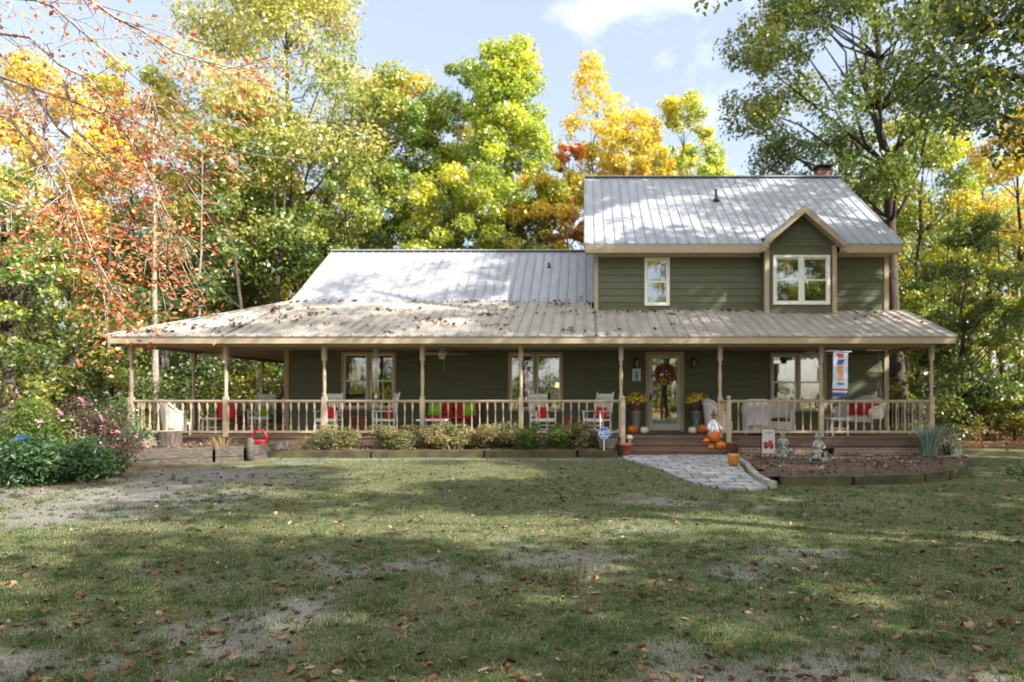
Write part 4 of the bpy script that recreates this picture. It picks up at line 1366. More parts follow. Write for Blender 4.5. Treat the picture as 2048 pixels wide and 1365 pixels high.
# ------------------------------------------------------------------ garden front
# walkway of pale pavers, laid on sand
def inpoly(x, y, P):
    c = False; j = len(P) - 1
    for i in range(len(P)):
        if (P[i][1] > y) != (P[j][1] > y) and x < (P[j][0] - P[i][0]) * (y - P[i][1]) / (P[j][1] - P[i][1]) + P[i][0]: c = not c
        j = i
    return c
WALK = [(.93, 16.72), (3.62, 16.72), (3.62, 15.6), (3.42, 14.5), (3.22, 13.2), (3.14, 12.2), (3.12, 11.2), (2.75, 11.05), (2.3, 11.25), (1.95, 11.75), (1.75, 12.6), (1.55, 13.7), (1.25, 14.8), (.95, 15.6)]
PAVE = mat('pale_paver', (.46, .46, .47), (.30, .30, .31), rough=.85, scale=3, bump=.25, bscale=50)
def paver_mat():
    m = bpy.data.materials.new('paver_slabs'); m.use_nodes = True
    nt = m.node_tree; b = nt.nodes['Principled BSDF']; b.inputs['Roughness'].default_value = .85
    t = nt.nodes.new('ShaderNodeTexCoord')
    wob = nt.nodes.new('ShaderNodeTexNoise'); wob.inputs['Scale'].default_value = 3.0
    va = nt.nodes.new('ShaderNodeMixRGB'); va.blend_type = 'ADD'; va.inputs[0].default_value = .05
    br = nt.nodes.new('ShaderNodeTexBrick'); br.inputs['Scale'].default_value = 1.0
    br.inputs['Color1'].default_value = (.40, .405, .42, 1); br.inputs['Color2'].default_value = (.30, .305, .315, 1); br.inputs['Mortar'].default_value = (.07, .068, .055, 1)
    br.inputs['Brick Width'].default_value = .46; br.inputs['Row Height'].default_value = .44; br.inputs['Mortar Size'].default_value = .016; br.inputs['Mortar Smooth'].default_value = .25; br.inputs['Bias'].default_value = .1
    n = nt.nodes.new('ShaderNodeTexNoise'); n.inputs['Scale'].default_value = 4; n.inputs['Detail'].default_value = 8
    rp = nt.nodes.new('ShaderNodeValToRGB'); rp.color_ramp.elements[0].position = .35; rp.color_ramp.elements[0].color = (.62, .60, .55, 1); rp.color_ramp.elements[1].position = .65; rp.color_ramp.elements[1].color = (1.1, 1.1, 1.12, 1)
    mu = nt.nodes.new('ShaderNodeMixRGB'); mu.blend_type = 'MULTIPLY'; mu.inputs[0].default_value = 1
    L = nt.links.new
    L(t.outputs['Object'], wob.inputs['Vector']); L(t.outputs['Object'], va.inputs[1]); L(wob.outputs['Color'], va.inputs[2]); L(va.outputs[0], br.inputs['Vector'])
    L(t.outputs['Object'], n.inputs['Vector']); L(n.outputs['Fac'], rp.inputs['Fac']); L(br.outputs['Color'], mu.inputs[1]); L(rp.outputs[0], mu.inputs[2]); L(mu.outputs[0], b.inputs['Base Color'])
    bp = nt.nodes.new('ShaderNodeBump'); bp.inputs['Strength'].default_value = .8; bp.inputs['Distance'].default_value = .02; bp.invert = True
    L(br.outputs['Fac'], bp.inputs['Height']); L(bp.outputs['Normal'], b.inputs['Normal'])
    return m
WP = []
for i, p in enumerate(WALK):           # follow the outline in short steps so that the slab hugs the ground
    q = WALK[(i + 1) % len(WALK)]
    for t in range(3): WP.append((p[0] + (q[0] - p[0]) * t / 3, p[1] + (q[1] - p[1]) * t / 3))
m = MB(); m.poly([(x, y, .0) for x, y in WP], axis=(0, 0, .045))
wk = m.build('walkway', paver_mat()); tag(wk, kind='structure')
me = wk.data
import bmesh
bm = bmesh.new(); bm.from_mesh(me)
for yy in np.arange(11.2, 16.7, .5):
    g = bm.verts[:] + bm.edges[:] + bm.faces[:]
    bmesh.ops.bisect_plane(bm, geom=g, plane_co=(0, yy, 0), plane_no=(0, 1, 0))
for v_ in bm.verts: v_.co.z += float(gz(v_.co.x, v_.co.y)) - .008
bm.to_mesh(me); bm.free()

MULCH = mat('leafy_mulch', (.15, .10, .07), (.026, .018, .013), rough=.95, scale=22, bump=1.0, bscale=60, lo=.36, hi=.66)
def bed(name, P, z, edge=.0, step=.16, amp=.05, slope=0):
    xs_ = [p[0] for p in P]; ys_ = [p[1] for p in P]
    X, Y = np.meshgrid(np.arange(min(xs_), max(xs_) + step, step), np.arange(min(ys_), max(ys_) + step, step))
    Z = z - slope * np.clip((Y - 13) / 4.4, 0, 1) + amp * (fbm(X * 2.5, Y * 2.5, 31, 4) - .5) * 2
    ny_, nx_ = X.shape; V = np.stack([X.ravel(), Y.ravel(), Z.ravel()], 1); Q = []
    for j in range(ny_ - 1):
        for i in range(nx_ - 1):
            if inpoly(X[j, i] + step / 2, Y[j, i] + step / 2, P): a = j * nx_ + i; Q.append((a, a + 1, a + nx_ + 1, a + nx_))
    o = np_mesh(name, V, np.array(Q), MULCH, smooth=True); return tag(o, kind='structure')
RB = [(3.30, 11.75), (3.5, 11.72), (5.5, 11.85), (6.8, 12.3), (7.75, 13.4), (9.0, 15.2), (9.9, 17.4), (3.75, 17.4), (3.75, 15.8), (3.6, 14.3), (3.42, 13.0)]
bed('mulch_bed_right', RB, .18, slope=.10)
bed('mulch_bed_front', [(-8.0, 16.32), (.82, 16.32), (.82, 17.40), (-8.0, 17.40)], .29, amp=.035)
bed('mulch_bed_left', [(-11.9, 13.9), (-10.2, 14.35), (-7.96, 15.45), (-7.96, 17.40), (-12.1, 17.40)], .40, amp=.04)

# curb along the walkway
m = MB()
cp = [(3.70, 16.3), (3.66, 15.4), (3.54, 14.3), (3.36, 13.2), (3.24, 12.3), (3.20, 11.5), (3.24, 11.25)]
for a, b in zip(cp[:-1], cp[1:]): m.bar((*a, .075), (*b, .075), .13, .17)
tag(m.build('stone_curb', mat('pale_curb', (.38, .34, .29), (.2, .18, .15), rough=.9, scale=9, bump=.4), bevel=.012), 'low pale stone curb edging the walkway beside the right bed', 'curb')

def timbers(label, segs, m, h, name='timber_border', w=.16, courses=1):
    c = thing(name, label, 'timber border', (segs[0][0][0], segs[0][0][1], segs[0][0][2]))
    k = 0
    for a, b in segs:
        for q in range(courses):
            d = MB(); hh = h / courses
            a_ = Vector(a); b_ = Vector(b); dv = (b_ - a_).normalized() * .012
            n = 6; pts = [a_ + dv + (b_ - a_ - dv * 2) * t / n for t in range(n + 1)]
            rg = random.Random(k * 7 + q)
            side = Vector((-(b_ - a_).y, (b_ - a_).x, 0)).normalized()
            vs = []; fs = []
            for p in pts:
                j = rg.uniform(-.008, .008); j2 = rg.uniform(-.008, .008)
                zz = p.z + q * hh
                for (s, t) in ((-w / 2, 0), (w / 2, 0), (w / 2, hh - .008), (-w / 2, hh - .008)):
                    vs.append(p + side * (s + j) + Vector((0, 0, zz - p.z + t + (j2 if t else 0))))
            for i in range(n):
                for s in range(4): fs.append((i * 4 + s, i * 4 + (s + 1) % 4, (i + 1) * 4 + (s + 1) % 4, (i + 1) * 4 + s))
            fs.append((3, 2, 1, 0)); fs.append(tuple(n * 4 + s for s in range(4)))
            d.add(vs, fs); d.build('timber', m, c, True, bevel=.012); k += 1
    return c
timbers('mossy dark timber border along the front of the right mulch bed', [((3.46, 11.66, -.03), (4.72, 11.64, -.03)), ((4.74, 11.65, -.03), (6.15, 11.98, -.03)), ((6.17, 12.0, -.02), (6.75, 12.28, -.02)),
        ((6.8, 12.35, -.02), (7.1, 12.66, -.02)), ((7.13, 12.7, -.02), (7.42, 13.02, -.02)), ((7.45, 13.06, -.02), (7.75, 13.4, -.02))], MOSSWOOD, .25)
timbers('mossy low timber border below the front hedge', [((-7.97, 16.24, .04), (-5.3, 16.24, .06)), ((-5.28, 16.24, .06), (-2.5, 16.25, .06)), ((-2.48, 16.25, .06), (-.2, 16.24, .06)), ((-.18, 16.24, .06), (.80, 16.24, .07))], MOSSWOOD, .24)
timbers('weathered grey timber retaining wall of the left bed', [((-11.7, 13.72, -.02), (-10.3, 14.2, -.02)), ((-10.3, 14.2, -.02), (-8.55, 15.08, .0)), ((-8.52, 15.10, .0), (-7.98, 15.36, .0)), ((-7.90, 15.52, .0), (-7.90, 17.30, .0))], OLDWOOD, .46, 'retaining_wall', .18, 2)
m = MB(); m.lathe([(.085, 0), (.09, .5), (.075, .60), (.05, .64), (0, .65)], (-7.86, 15.40, 0), 10); tag(m.build('timber_post', OLDWOOD), 'rounded weathered post ending the grey retaining wall', 'post')

# stump
st_ = thing('tree_stump', 'cut tree stump standing in the left raised bed', 'stump', (-10.03, 15.85, .34))
n = 22; prof = [(.33, -.05), (.28, .06), (.25, .2), (.245, .43), (.24, .45)]
m = MB(); vs = []; fs = []; rg_ = random.Random(2); wob = [rg_.uniform(.92, 1.08) for _ in range(n)]
for r, z in prof:
    for k in range(n): a = 2 * PI * k / n; vs.append((r * wob[k] * math.cos(a), r * wob[k] * math.sin(a), z))
for i in range(len(prof) - 1):
    for k in range(n): k2 = (k + 1) % n; fs.append((i * n + k, i * n + k2, (i + 1) * n + k2, (i + 1) * n + k))
m.add(vs, fs, True); m.build('stump_bark', mat('stump_bark', (.10, .08, .065), (.03, .025, .02), rough=.95, scale=9, stretch=(3, 3, .6), bump=.8, bscale=16), st_)
m = MB(); m.add([(v[0] * .995, v[1] * .995, .451) for v in vs[-n:]], [tuple(range(n))]); m.build('cut_face', mat('cut_wood', (.50, .42, .36), (.34, .27, .22), scale=12), st_)

def pot(name, label, loc, prof, m, n=24, soil=None, group=None):
    c = thing(name, label, 'plant pot', loc, 0, group)
    MB().lathe(prof, (0, 0, 0), n).build('pot_body', m, c, )
    if soil: MB().lathe([(soil[0], soil[1] - .01), (0, soil[1])], (0, 0, 0), n).build('soil', mat('dark_soil', (.05, .035, .025), rough=.95, scale=40, bump=.6), c)
    return c
pot('flower_pot', 'terracotta pot at the foot of the left stair post', (1.04, 16.55, .09), [(.11, 0), (.155, .29), (.17, .29), (.175, .35), (.155, .35), (.14, .30)], TERRA, soil=(.145, .31))
pot('flower_pot', 'dark copper coloured pot at the foot of the right stair post', (3.72, 16.48, .09), [(.115, 0), (.155, .33), (.17, .345), (.17, .37), (.15, .37), (.14, .33)], mat('copper_glaze', (.16, .065, .04), (.10, .045, .03), rough=.3, scale=8), soil=(.145, .33))
pot('flower_pot', 'small glazed amber pot on the walkway edge', (3.20, 14.15, .12), [(.085, 0), (.115, .06), (.13, .22), (.135, .26), (.115, .26), (.11, .20)], mat('amber_glaze', (.50, .23, .05), (.36, .14, .03), rough=.25, scale=9), soil=(.112, .2))
bp_ = pot('large_planter', 'wide stone coloured planter with blue rim behind the yard sign', (.56, 16.62, .27), [(.15, 0), (.20, .06), (.255, .28), (.27, .30), (.25, .305), (.24, .25)], mat('stone_glaze', (.30, .265, .21), (.22, .19, .15), rough=.6, scale=7))
MB().lathe([(.235, .30), (.262, .305), (.268, .36), (.25, .37), (.235, .34), (0, .31)], (0, 0, 0), 24).build('blue_rim', mat('blue_glaze', (.03, .06, .18), rough=.3), bp_)
orn = thing('garden_ornament', 'small white mushroom ornament beside the left stair post', 'garden ornament', (1.17, 17.22, .40))
m = MB(); m.lathe([(.045, 0), (.04, .08), (.035, .11)], (0, 0, 0), 12); m.build('mushroom_stalk', WHITE, orn)
m = MB(); m.lathe([(.02, .10), (.10, .11), (.085, .17), (.05, .205), (0, .215)], (0, 0, 0), 16); m.build('mushroom_cap', WHITE, orn)

# security sign
sg = thing('yard_sign', 'round blue security company sign on a stake in the front bed', 'yard sign', (.47, 16.15, .10))
BLU = mat('sign_blue', (.03, .13, .50), rough=.35); SWH = mat('sign_white', (.8, .8, .8), rough=.4)
n = 8
def octo(r, y0, y1, mm, nm, par):
    q = MB(); P = [(r * math.cos(PI / 8 + k * PI / 4), y0, .62 + r * math.sin(PI / 8 + k * PI / 4)) for k in range(8)]
    q.poly(P, axis=(0, y1 - y0, 0)); return q.build(nm, mm, par)
bd = octo(.165, 0, .012, BLU, 'sign_board', sg)
q = MB(); N = 32
for r0, r1 in ((.138, .150),):
    for k in range(8):
        a0 = PI / 8 + k * PI / 4; a1 = a0 + PI / 4
        q.poly([(r0 * math.cos(a0), -.003, .62 + r0 * math.sin(a0)), (r1 * math.cos(a0), -.003, .62 + r1 * math.sin(a0)), (r1 * math.cos(a1), -.003, .62 + r1 * math.sin(a1)), (r0 * math.cos(a1), -.003, .62 + r0 * math.sin(a1))], axis=(0, .002, 0))
q.build('sign_border', SWH, bd)
def text(s, size, loc, m, par, rot=(R(90), 0, 0)):
    cu = bpy.data.curves.new('lettering', 'FONT'); cu.body = s; cu.size = size; cu.extrude = .0015; cu.align_x = 'CENTER'; cu.align_y = 'CENTER'; cu.offset = size * .02
    cu.materials.append(m); o = bpy.data.objects.new('lettering', cu); COL.objects.link(o)
    bpy.context.view_layer.update()
    me = bpy.data.meshes.new_from_object(o); bpy.data.objects.remove(o)
    o = bpy.data.objects.new('lettering', me); COL.objects.link(o); o.parent = par; o.location = loc; o.rotation_euler = rot
    return o
text('ADT', .125, (0, -.004, .63), SWH, bd)
q = MB(); q.bar((-.09, -.003, .545), (.09, -.003, .545), .004, .02, up=(0, 0, 1)); q.build('sign_stripe', SWH, bd)
MB().box(-.011, .013, -.05, .011, .022, .72).build('stake', SWH, sg)

# garden flag
gf = thing('garden_flag', 'small white garden flag printed with a red truck on a thin pole', 'garden flag', px(1537, 908, 15.5)[:2] + (.12,))
m = MB(); m.box(-.15, 0, .16, .15, .008, .72); fl = m.build('flag_cloth', mat('flag_white', (.50, .47, .455), (.44, .40, .39), scale=9, rough=.9), gf)
m = MB(); m.box(-.11, -.003, .30, .12, 0, .39); m.poly([(-.02, -.003, .39), (.10, -.003, .39), (.08, -.003, .46), (.0, -.003, .46)], axis=(0, .002, 0)); m.build('red_truck_print', REDP, fl)
m = MB()
for x in (-.06, .07): m.lathe([(.035, 0), (.035, .003)], (0, 0, 0), 12) if False else m.poly([(x + .036 * math.cos(a), -.005, .295 + .036 * math.sin(a)) for a in np.linspace(0, 2 * PI, 13)[:-1]], axis=(0, .0015, 0))
m.poly([(-.13, -.004, .40), (-.04, -.004, .43), (-.03, -.004, .39), (-.11, -.004, .37)], axis=(0, .001, 0)); m.build('dark_print', BLACK, fl)
m = MB()
for k in range(6): m.bar((-.08 + k * .032, -.002, .64), (-.06 + k * .032, -.002, .645), .003, .03)
m.build('grey_script', mat('grey_print', (.25, .22, .25)), fl)
m = MB(); m.tube([(-.18, .01, -.1), (-.18, .01, .74), (.16, .01, .74)], .006, 6); m.build('pole', BLACK, gf)

# statues
def remesh(o, vox=.014):
    r = o.modifiers.new('merge', 'REMESH'); r.mode = 'VOXEL'; r.voxel_size = vox; r.use_smooth_shade = True
    s = o.modifiers.new('smooth', 'SMOOTH'); s.iterations = 2; s.factor = .5
def statue_sit(label, loc, rz):
    m = MB(); E = m.ell
    m.lathe([(.20, -.04), (.20, .05), (.17, .07)], (0, 0, 0), 18)                     # base
    E((0, .02, .16), (.13, .12, .12)); E((0, .03, .30), (.10, .085, .15)); E((0, .02, .42), (.085, .07, .05))   # hips, torso, shoulders
    E((0, 0, .53), (.072, .075, .085)); E((0, .01, .575), (.082, .085, .06)); E((0, -.07, .52), (.012, .015, .015))  # head, hair, nose
    m.tube([(0, .02, .42), (0, .01, .50)], .035, 8)
    for s in (-1, 1):
        m.tube([(s * .06, -.02, .15), (s * .09, -.16, .20), (s * .08, -.19, .05)], [.06, .05, .035], 10); E((s * .08, -.22, .045), (.035, .06, .028))
        m.tube([(s * .085, .02, .41), (s * .125, -.05, .31), (s * .05, -.14, .29)], [.036, .032, .026], 8); E((s * .035, -.15, .29), (.028, .028, .022))
    E((-.17, -.14, .12), (.10, .085, .09)); E((-.235, -.18, .2), (.05, .05, .05))                 # lamb beside the child
    o = m.build('garden_statue', STONE); remesh(o); o.location = loc; o.rotation_euler = (0, 0, rz)
    return tag(o, label, 'statue')
s1 = px(1636, 931, 14.4); statue_sit('grey concrete statue of a seated child at the front of the right bed', (s1[0], 14.4, .20), R(12))
def statue_stand(label, loc, rz):
    m = MB(); E = m.ell
    m.lathe([(.15, -.04), (.15, .03), (.12, .05)], (0, 0, 0), 18)
    m.lathe([(.12, .04), (.11, .15), (.085, .27), (.075, .33)], (0, 0, 0), 16)
    E((0, 0, .37), (.085, .065, .09)); E((0, -.01, .50), (.06, .062, .075)); E((0, .005, .535), (.07, .07, .055)); m.tube([(0, 0, .4), (0, 0, .48)], .03, 8)
    for s in (-1, 1):
        m.tube([(s * .08, 0, .41), (s * .12, -.04, .32), (s * .06, -.11, .29)], [.032, .028, .022], 8); E((s * .05, -.12, .29), (.024, .024, .02))
    E((.14, -.09, .10), (.075, .10, .07)); E((.16, -.17, .16), (.045, .05, .045)); m.tube([(.13, 0, .1), (.15, .07, .05)], [.03, .015], 6)
    o = m.build('garden_statue', STONE); remesh(o); o.location = loc; o.rotation_euler = (0, 0, rz)
    return tag(o, label, 'statue')
statue_stand('grey concrete statue of a standing child with an animal, beside the garden flag', (px(1566, 905, 15.75)[0], 15.75, .18), R(-10))

# red plastic swing seat toy, gazing globe, boulder
rt = thing('toy_basket', 'red plastic basket with a hoop handle beside the retaining wall post', 'basket', (-8.29, 16.70, .38)); rt.scale = (.88, .88, .85)
RPL = mat('red_plastic', (.55, .02, .04), rough=.3)
m = MB(); m.lathe([(.17, 0), (.225, .03), (.24, .11), (.245, .16), (.225, .16), (.21, .06), (0, .04)], (0, 0, 0), 24, sy=.8); m.build('basket_bowl', RPL, rt)
m = MB(); m.tube([(.215 * math.cos(a), 0, .15 + .32 * math.sin(a)) for a in np.linspace(0, PI, 17)], .032, 10); m.build('handle', RPL, rt)
gl_ = thing('gazing_globe', 'blue glass gazing globe among the dark shrubs', 'garden globe', px(44, 884, 12.3)[:2] + (.0,))
zc = px(44, 884, 12.3)[2]
MB().lathe([(.12, 0), (.05, .06), (.04, zc - .14), (.08, zc - .11)], (0, 0, 0), 14).build('globe_stand', STONE, gl_)
gm_ = mat('blue_mirror', (.05, .15, .42), (.04, .12, .36), rough=.08, metal=.85); MB().ell((0, 0, zc), (.14, .14, .14), 22, 14).build('globe', gm_, gl_)
m = MB(); m.ell((0, 0, .05), (.42, .36, .28), 16, 10); o = m.build('boulder', mat('brown_boulder', (.16, .125, .10), (.08, .065, .05), rough=.95, scale=5, bump=.8)); o.location = px(285, 870, 15.7)[:2] + (.42,)
dm = o.modifiers.new('rough', 'DISPLACE'); tx = bpy.data.textures.new('boulder_noise', 'CLOUDS'); tx.noise_scale = .3; dm.texture = tx; dm.strength = .18
tag(o, 'brown boulder behind the stump in the left bed', 'boulder')

# ------------------------------------------------------------------ vegetation
PAL = {
 'olive':  [(0, (.09, .13, .03)), (.3, (.20, .25, .055)), (.6, (.42, .42, .11)), (.85, (.64, .54, .20)), (1, (.50, .28, .09))],
 'mixed':  [(0, (.06, .12, .03)), (.4, (.14, .23, .045)), (.65, (.33, .38, .06)), (.85, (.60, .40, .05)), (1, (.56, .22, .04))],
 'orange': [(0, (.12, .15, .03)), (.3, (.36, .34, .05)), (.6, (.66, .46, .07)), (1, (.62, .28, .06))],
 'rust':   [(0, (.14, .12, .03)), (.35, (.44, .24, .05)), (.7, (.58, .22, .05)), (1, (.40, .10, .04))],
 'bright': [(0, (.09, .15, .03)), (.4, (.25, .34, .05)), (.75, (.52, .54, .07)), (1, (.70, .62, .09))],
 'oakleaf': [(0, (.035, .065, .018)), (.5, (.095, .14, .028)), (.85, (.28, .30, .05)), (1, (.52, .36, .06))],
 'gold':   [(0, (.22, .24, .06)), (.35, (.52, .46, .08)), (.75, (.74, .56, .10)), (1, (.66, .36, .07))],
 'yelgreen': [(0, (.11, .17, .035)), (.4, (.27, .34, .05)), (.7, (.54, .52, .07)), (1, (.70, .54, .08))],
 'dark':   [(0, (.045, .075, .022)), (.5, (.10, .145, .030)), (.85, (.20, .23, .04)), (1, (.46, .28, .05))],
 'deep':   [(0, (.035, .065, .024)), (.6, (.08, .135, .042)), (1, (.19, .25, .06))],
 'wood':   [(0, (.04, .08, .02)), (.35, (.10, .17, .035)), (.65, (.25, .31, .05)), (.87, (.58, .46, .07)), (1, (.58, .26, .05))],
 'under':  [(0, (.030, .055, .014)), (.4, (.075, .12, .024)), (.7, (.19, .22, .035)), (.9, (.50, .40, .06)), (1, (.50, .22, .04))],
 'woodgold': [(0, (.08, .12, .025)), (.3, (.24, .26, .04)), (.6, (.62, .48, .05)), (1, (.72, .38, .05))],
 'red':    [(0, (.56, .40, .22)), (.35, (.56, .30, .16)), (.7, (.48, .16, .08)), (.9, (.36, .07, .05)), (1, (.44, .40, .12))],
 'shrub':  [(0, (.03, .062, .026)), (.6, (.06, .125, .046)), (1, (.13, .20, .075))],
 'azalea': [(0, (.05, .085, .02)), (.6, (.12, .18, .034)), (1, (.25, .29, .07))],
 'purple': [(0, (.07, .055, .03)), (.5, (.11, .055, .05)), (1, (.08, .12, .04))],
 'hedge':  [(0, (.08, .095, .035)), (.5, (.19, .19, .075)), (.85, (.38, .31, .15)), (1, (.42, .19, .11))],
 'silver': [(0, (.12, .18, .13)), (.6, (.23, .31, .24)), (1, (.36, .43, .35))],
 'litter': [(0, (.06, .035, .022)), (.4, (.15, .085, .05)), (.75, (.25, .155, .095)), (.93, (.36, .28, .20)), (1, (.24, .09, .035))],
 'roofl':  [(0, (.03, .018, .012)), (.6, (.10, .05, .03)), (1, (.20, .10, .05))],
 'grass':  [(0, (.050, .085, .030)), (.45, (.085, .146, .048)), (.70, (.165, .188, .085)), (1, (.40, .36, .24))],
 'dry':    [(0, (.16, .12, .05)), (1, (.40, .30, .14))],
 'pink':   [(0, (.62, .14, .32)), (1, (.75, .35, .50))],
}
LM = {k: leafmat('leaf_' + k, v, trans=.18 if k in ('litter', 'roofl') else .42, gloss=.0 if k in ('litter', 'roofl', 'grass', 'dry', 'red') else (.025 if k in ('shrub', 'azalea', 'purple', 'hedge', 'silver', 'pink') else .055), rough=.42) for k, v in PAL.items()}

def crown_pts(rg, cen, rad, zb, zt, n, ncl, prof, fill=.5, cl=(.16, .32), gap=0.0, squash=.7):
    """clumped leaf positions inside an uneven crown; returns points, leaf value, clump centres, normals"""
    H_ = zt - zb
    cs = []
    for i in range(ncl):
        t = rg.uniform(.03, .97)
        a = rg.uniform(0, 2 * PI)
        rr = rad * prof(t) * (fill + (1 - fill) * rg.uniform() ** .5) * rg.uniform(.75, 1.08)
        cs.append((cen[0] + rr * math.cos(a), cen[1] + rr * math.sin(a), zb + H_ * t))
    cs = np.array(cs)
    cr_ = rad * rg.uniform(cl[0], cl[1], ncl)
    wts = cr_ ** 2; wts /= wts.sum()
    idx = rg.choice(ncl, n, p=wts)
    d = rg.normal(size=(n, 3)); d /= np.linalg.norm(d, axis=1)[:, None]
    rr = rg.uniform(.35, 1.05, n) ** .7
    # lumpy clump surface
    rr *= 1 + .22 * np.sin(d[:, 0] * 5 + idx) * np.cos(d[:, 1] * 6 + 2 * idx)
    p = cs[idx] + d * (rr * cr_[idx])[:, None] * np.array([1, 1, squash])
    cv = rg.uniform(0, 1, ncl)
    tt = (p[:, 2] - zb) / H_
    lv = np.clip(.42 * cv[idx] + .40 * rg.uniform(0, 1, n) + .18 * np.clip(tt, 0, 1) + rg.normal(0, .06, n), 0, 1)
    nr = d * .8 + np.array([0, 0, .7])
    return p, lv, cs, nr

OVAL = lambda t: max(.12, math.sin(PI * min(1, max(0, t * .86 + .10))) ** .75)
CONE = lambda t: max(.08, (1 - t) ** .8 * 1.05)
SPIRE2 = lambda t: max(.2, math.sin(PI * (t * .62 + .34)) ** .9)
SPIRE = lambda t: max(.10, math.sin(PI * (t * .8 + .16)) ** 1.2)
DOME = lambda t: max(.15, (1 - t ** 2.2) ** .5)

def skeleton(m, rg, base, top, tr, cs, nl, wob=.03):
    base = np.array(base, float); top = np.array(top, float); n = 9
    pts = []
    for i in range(n + 1):
        t = i / n; p = base + (top - base) * t
        L = np.linalg.norm(top - base)
        p[:2] += rg.normal(0, wob * L * .35, 2) * math.sin(PI * t)
        # lean mostly happens higher up
        p[:2] = base[:2] + (p[:2] - base[:2]) * (t ** .5 if t > 0 else 0)
        pts.append(p)
    rs = [tr * (1.35 if i == 0 else 1) * (1 - .88 * (i / n) ** .9) for i in range(n + 1)]
    m.tube(pts, rs, 9)
    pts = np.array(pts)
    if len(cs) and nl:
        for c in cs[rg.choice(len(cs), min(nl, len(cs)), replace=False)]:
            hd = math.hypot(c[0] - top[0], c[1] - top[1])
            zs_ = max(c[2] - .75 * hd - rg.uniform(0, 1), base[2] + .18 * (top[2] - base[2]))
            j = int(np.argmin(np.abs(pts[:, 2] - zs_))); j = min(j, n - 1)
            a = pts[j]; r0 = rs[j] * .5
            q = [a]
            for s in (.3, .6, 1):
                w = a + (c - a) * s
                w = w + np.array([0, 0, .12 * hd * math.sin(PI * s) * (-1 if s < .5 else .6)]) + rg.normal(0, .06 * hd + .03, 3) * (s < 1)
                q.append(w)
            m.tube(q, [r0, r0 * .7, r0 * .45, r0 * .15], 6)

ALLT = []
def tree(name, label, Y, cx_, top, bot, hw, tx, pal, seed, leaf=None, cov=2.3, tr=.2, prof=OVAL, group='trees behind the house', ncl=60, nl=26, cat='tree', cl=(.16, .32), bark=BARK, basez=None, squash=.7, ttx=None):
    rg = np.random.default_rng(seed)
    X0, _, zt = px(cx_, top, Y); zb = px(cx_, bot, Y)[2]; rad = hw * Y / F
    s = leaf * .78 if leaf else .0061 * Y; cov = cov * 1.75
    A = PI * rad * (zt - zb) / 2
    n = int(min(80000, cov * A / (.27 * s * s)))
    bx = pX(tx, Y)
    c = thing(name, label, cat, (bx, Y, 0.0), 0, group)
    p, lv, cs, nr = crown_pts(rg, (X0, Y), rad, zb, zt, n, ncl, prof, cl=cl, squash=squash)
    off = np.array([bx, Y, 0])
    v, q, l = leaf_cloud(p - off, s, seed + 1, lv, .62, nr, .9)
    np_mesh('crown', v, q, LM[pal], {'lv': l}, c)
    m = MB(); skeleton(m, rg, (0, 0, -.2), ((pX(ttx, Y) if ttx else X0) - bx, 0, zb + (zt - zb) * .86), tr, cs - off, nl)
    m.build('trunk', bark, c)
    ALLT.append(c)
    return c

# ---- trees behind and beside the house, one by one
tree('oak_tree', 'huge pale olive and gold oak rising behind the left wing of the roof', 36, 572, -70, 540, 215, 596, 'olive', 101, cov=2.7, tr=.34, ncl=130, nl=44)
tree('oak_tree', 'slim twin stemmed tree with olive leaves beside the huge pale oak', 34, 460, 170, 560, 115, 548, 'olive', 102, cov=2.0, tr=.17, ncl=44)
tree('leaning_tree', 'thin dark leaning tree slanting toward the left end of the wing roof', 31, 395, 260, 560, 80, 525, 'wood', 103, cov=1.2, tr=.15, ncl=26, nl=14)
tree('maple_tree', 'rounded green tree turning orange at the top, left of the bright green tree', 38, 805, 150, 540, 135, 820, 'mixed', 104, cov=2.6, tr=.2, ncl=55, nl=34)
tree('maple_tree', 'green tree with a rusty orange tip touching the bright green tree', 40, 915, 112, 540, 98, 905, 'mixed', 105, cov=2.6, tr=.2, ncl=44)
tree('tulip_tree', 'tall bright yellow green tree with a dense rounded top above the wing roof', 36, 1018, 78, 560, 116, 1000, 'bright', 106, cov=3.2, tr=.22, prof=SPIRE2, ncl=90)
tree('sweetgum_tree', 'green tree with yellow tips low between the two orange topped maples and the wing ridge', 43, 735, 255, 560, 95, 735, 'yelgreen', 131, cov=2.2, tr=.16, ncl=46)
tree('sweetgum_tree', 'low green and gold tree just above the middle of the wing ridge', 33, 905, 330, 580, 105, 905, 'yelgreen', 132, cov=2.2, tr=.16, ncl=46)
tree('sweetgum_tree', 'low golden green tree above the right end of the wing ridge', 34, 1075, 350, 580, 85, 1075, 'woodgold', 133, cov=2.0, tr=.14, ncl=40)
tree('maple_tree', 'green tree with gold leaves above the left end of the wing ridge', 32.5, 690, 360, 600, 90, 690, 'wood', 134, cov=2.0, tr=.14, ncl=40)
tree('tulip_tree', 'broad lower yellow green tree filling in below the tall bright tree', 34.5, 1025, 235, 560, 112, 1040, 'bright', 135, cov=2.5, tr=.16, ncl=60)
tree('beech_tree', 'round golden tree between the rust red tree and the upper roof', 43, 1222, 250, 520, 80, 1222, 'gold', 136, cov=2.2, tr=.14, ncl=44)
tree('beech_tree', 'yellow green tree low behind the right half of the upper roof ridge', 44, 1400, 265, 520, 75, 1400, 'yelgreen', 137, cov=1.9, tr=.14, ncl=40)
tree('birch_tree', 'tall thin golden yellow tree with gaps of sky, left of the upper roof', 42, 1190, 106, 480, 72, 1190, 'gold', 107, cov=1.4, tr=.16, prof=SPIRE2, ncl=85, cl=(.14, .34))
tree('sweetgum_tree', 'low rust red tree close to the left edge of the upper roof', 35, 1138, 275, 560, 58, 1140, 'rust', 108, cov=2.0, tr=.14, ncl=30)
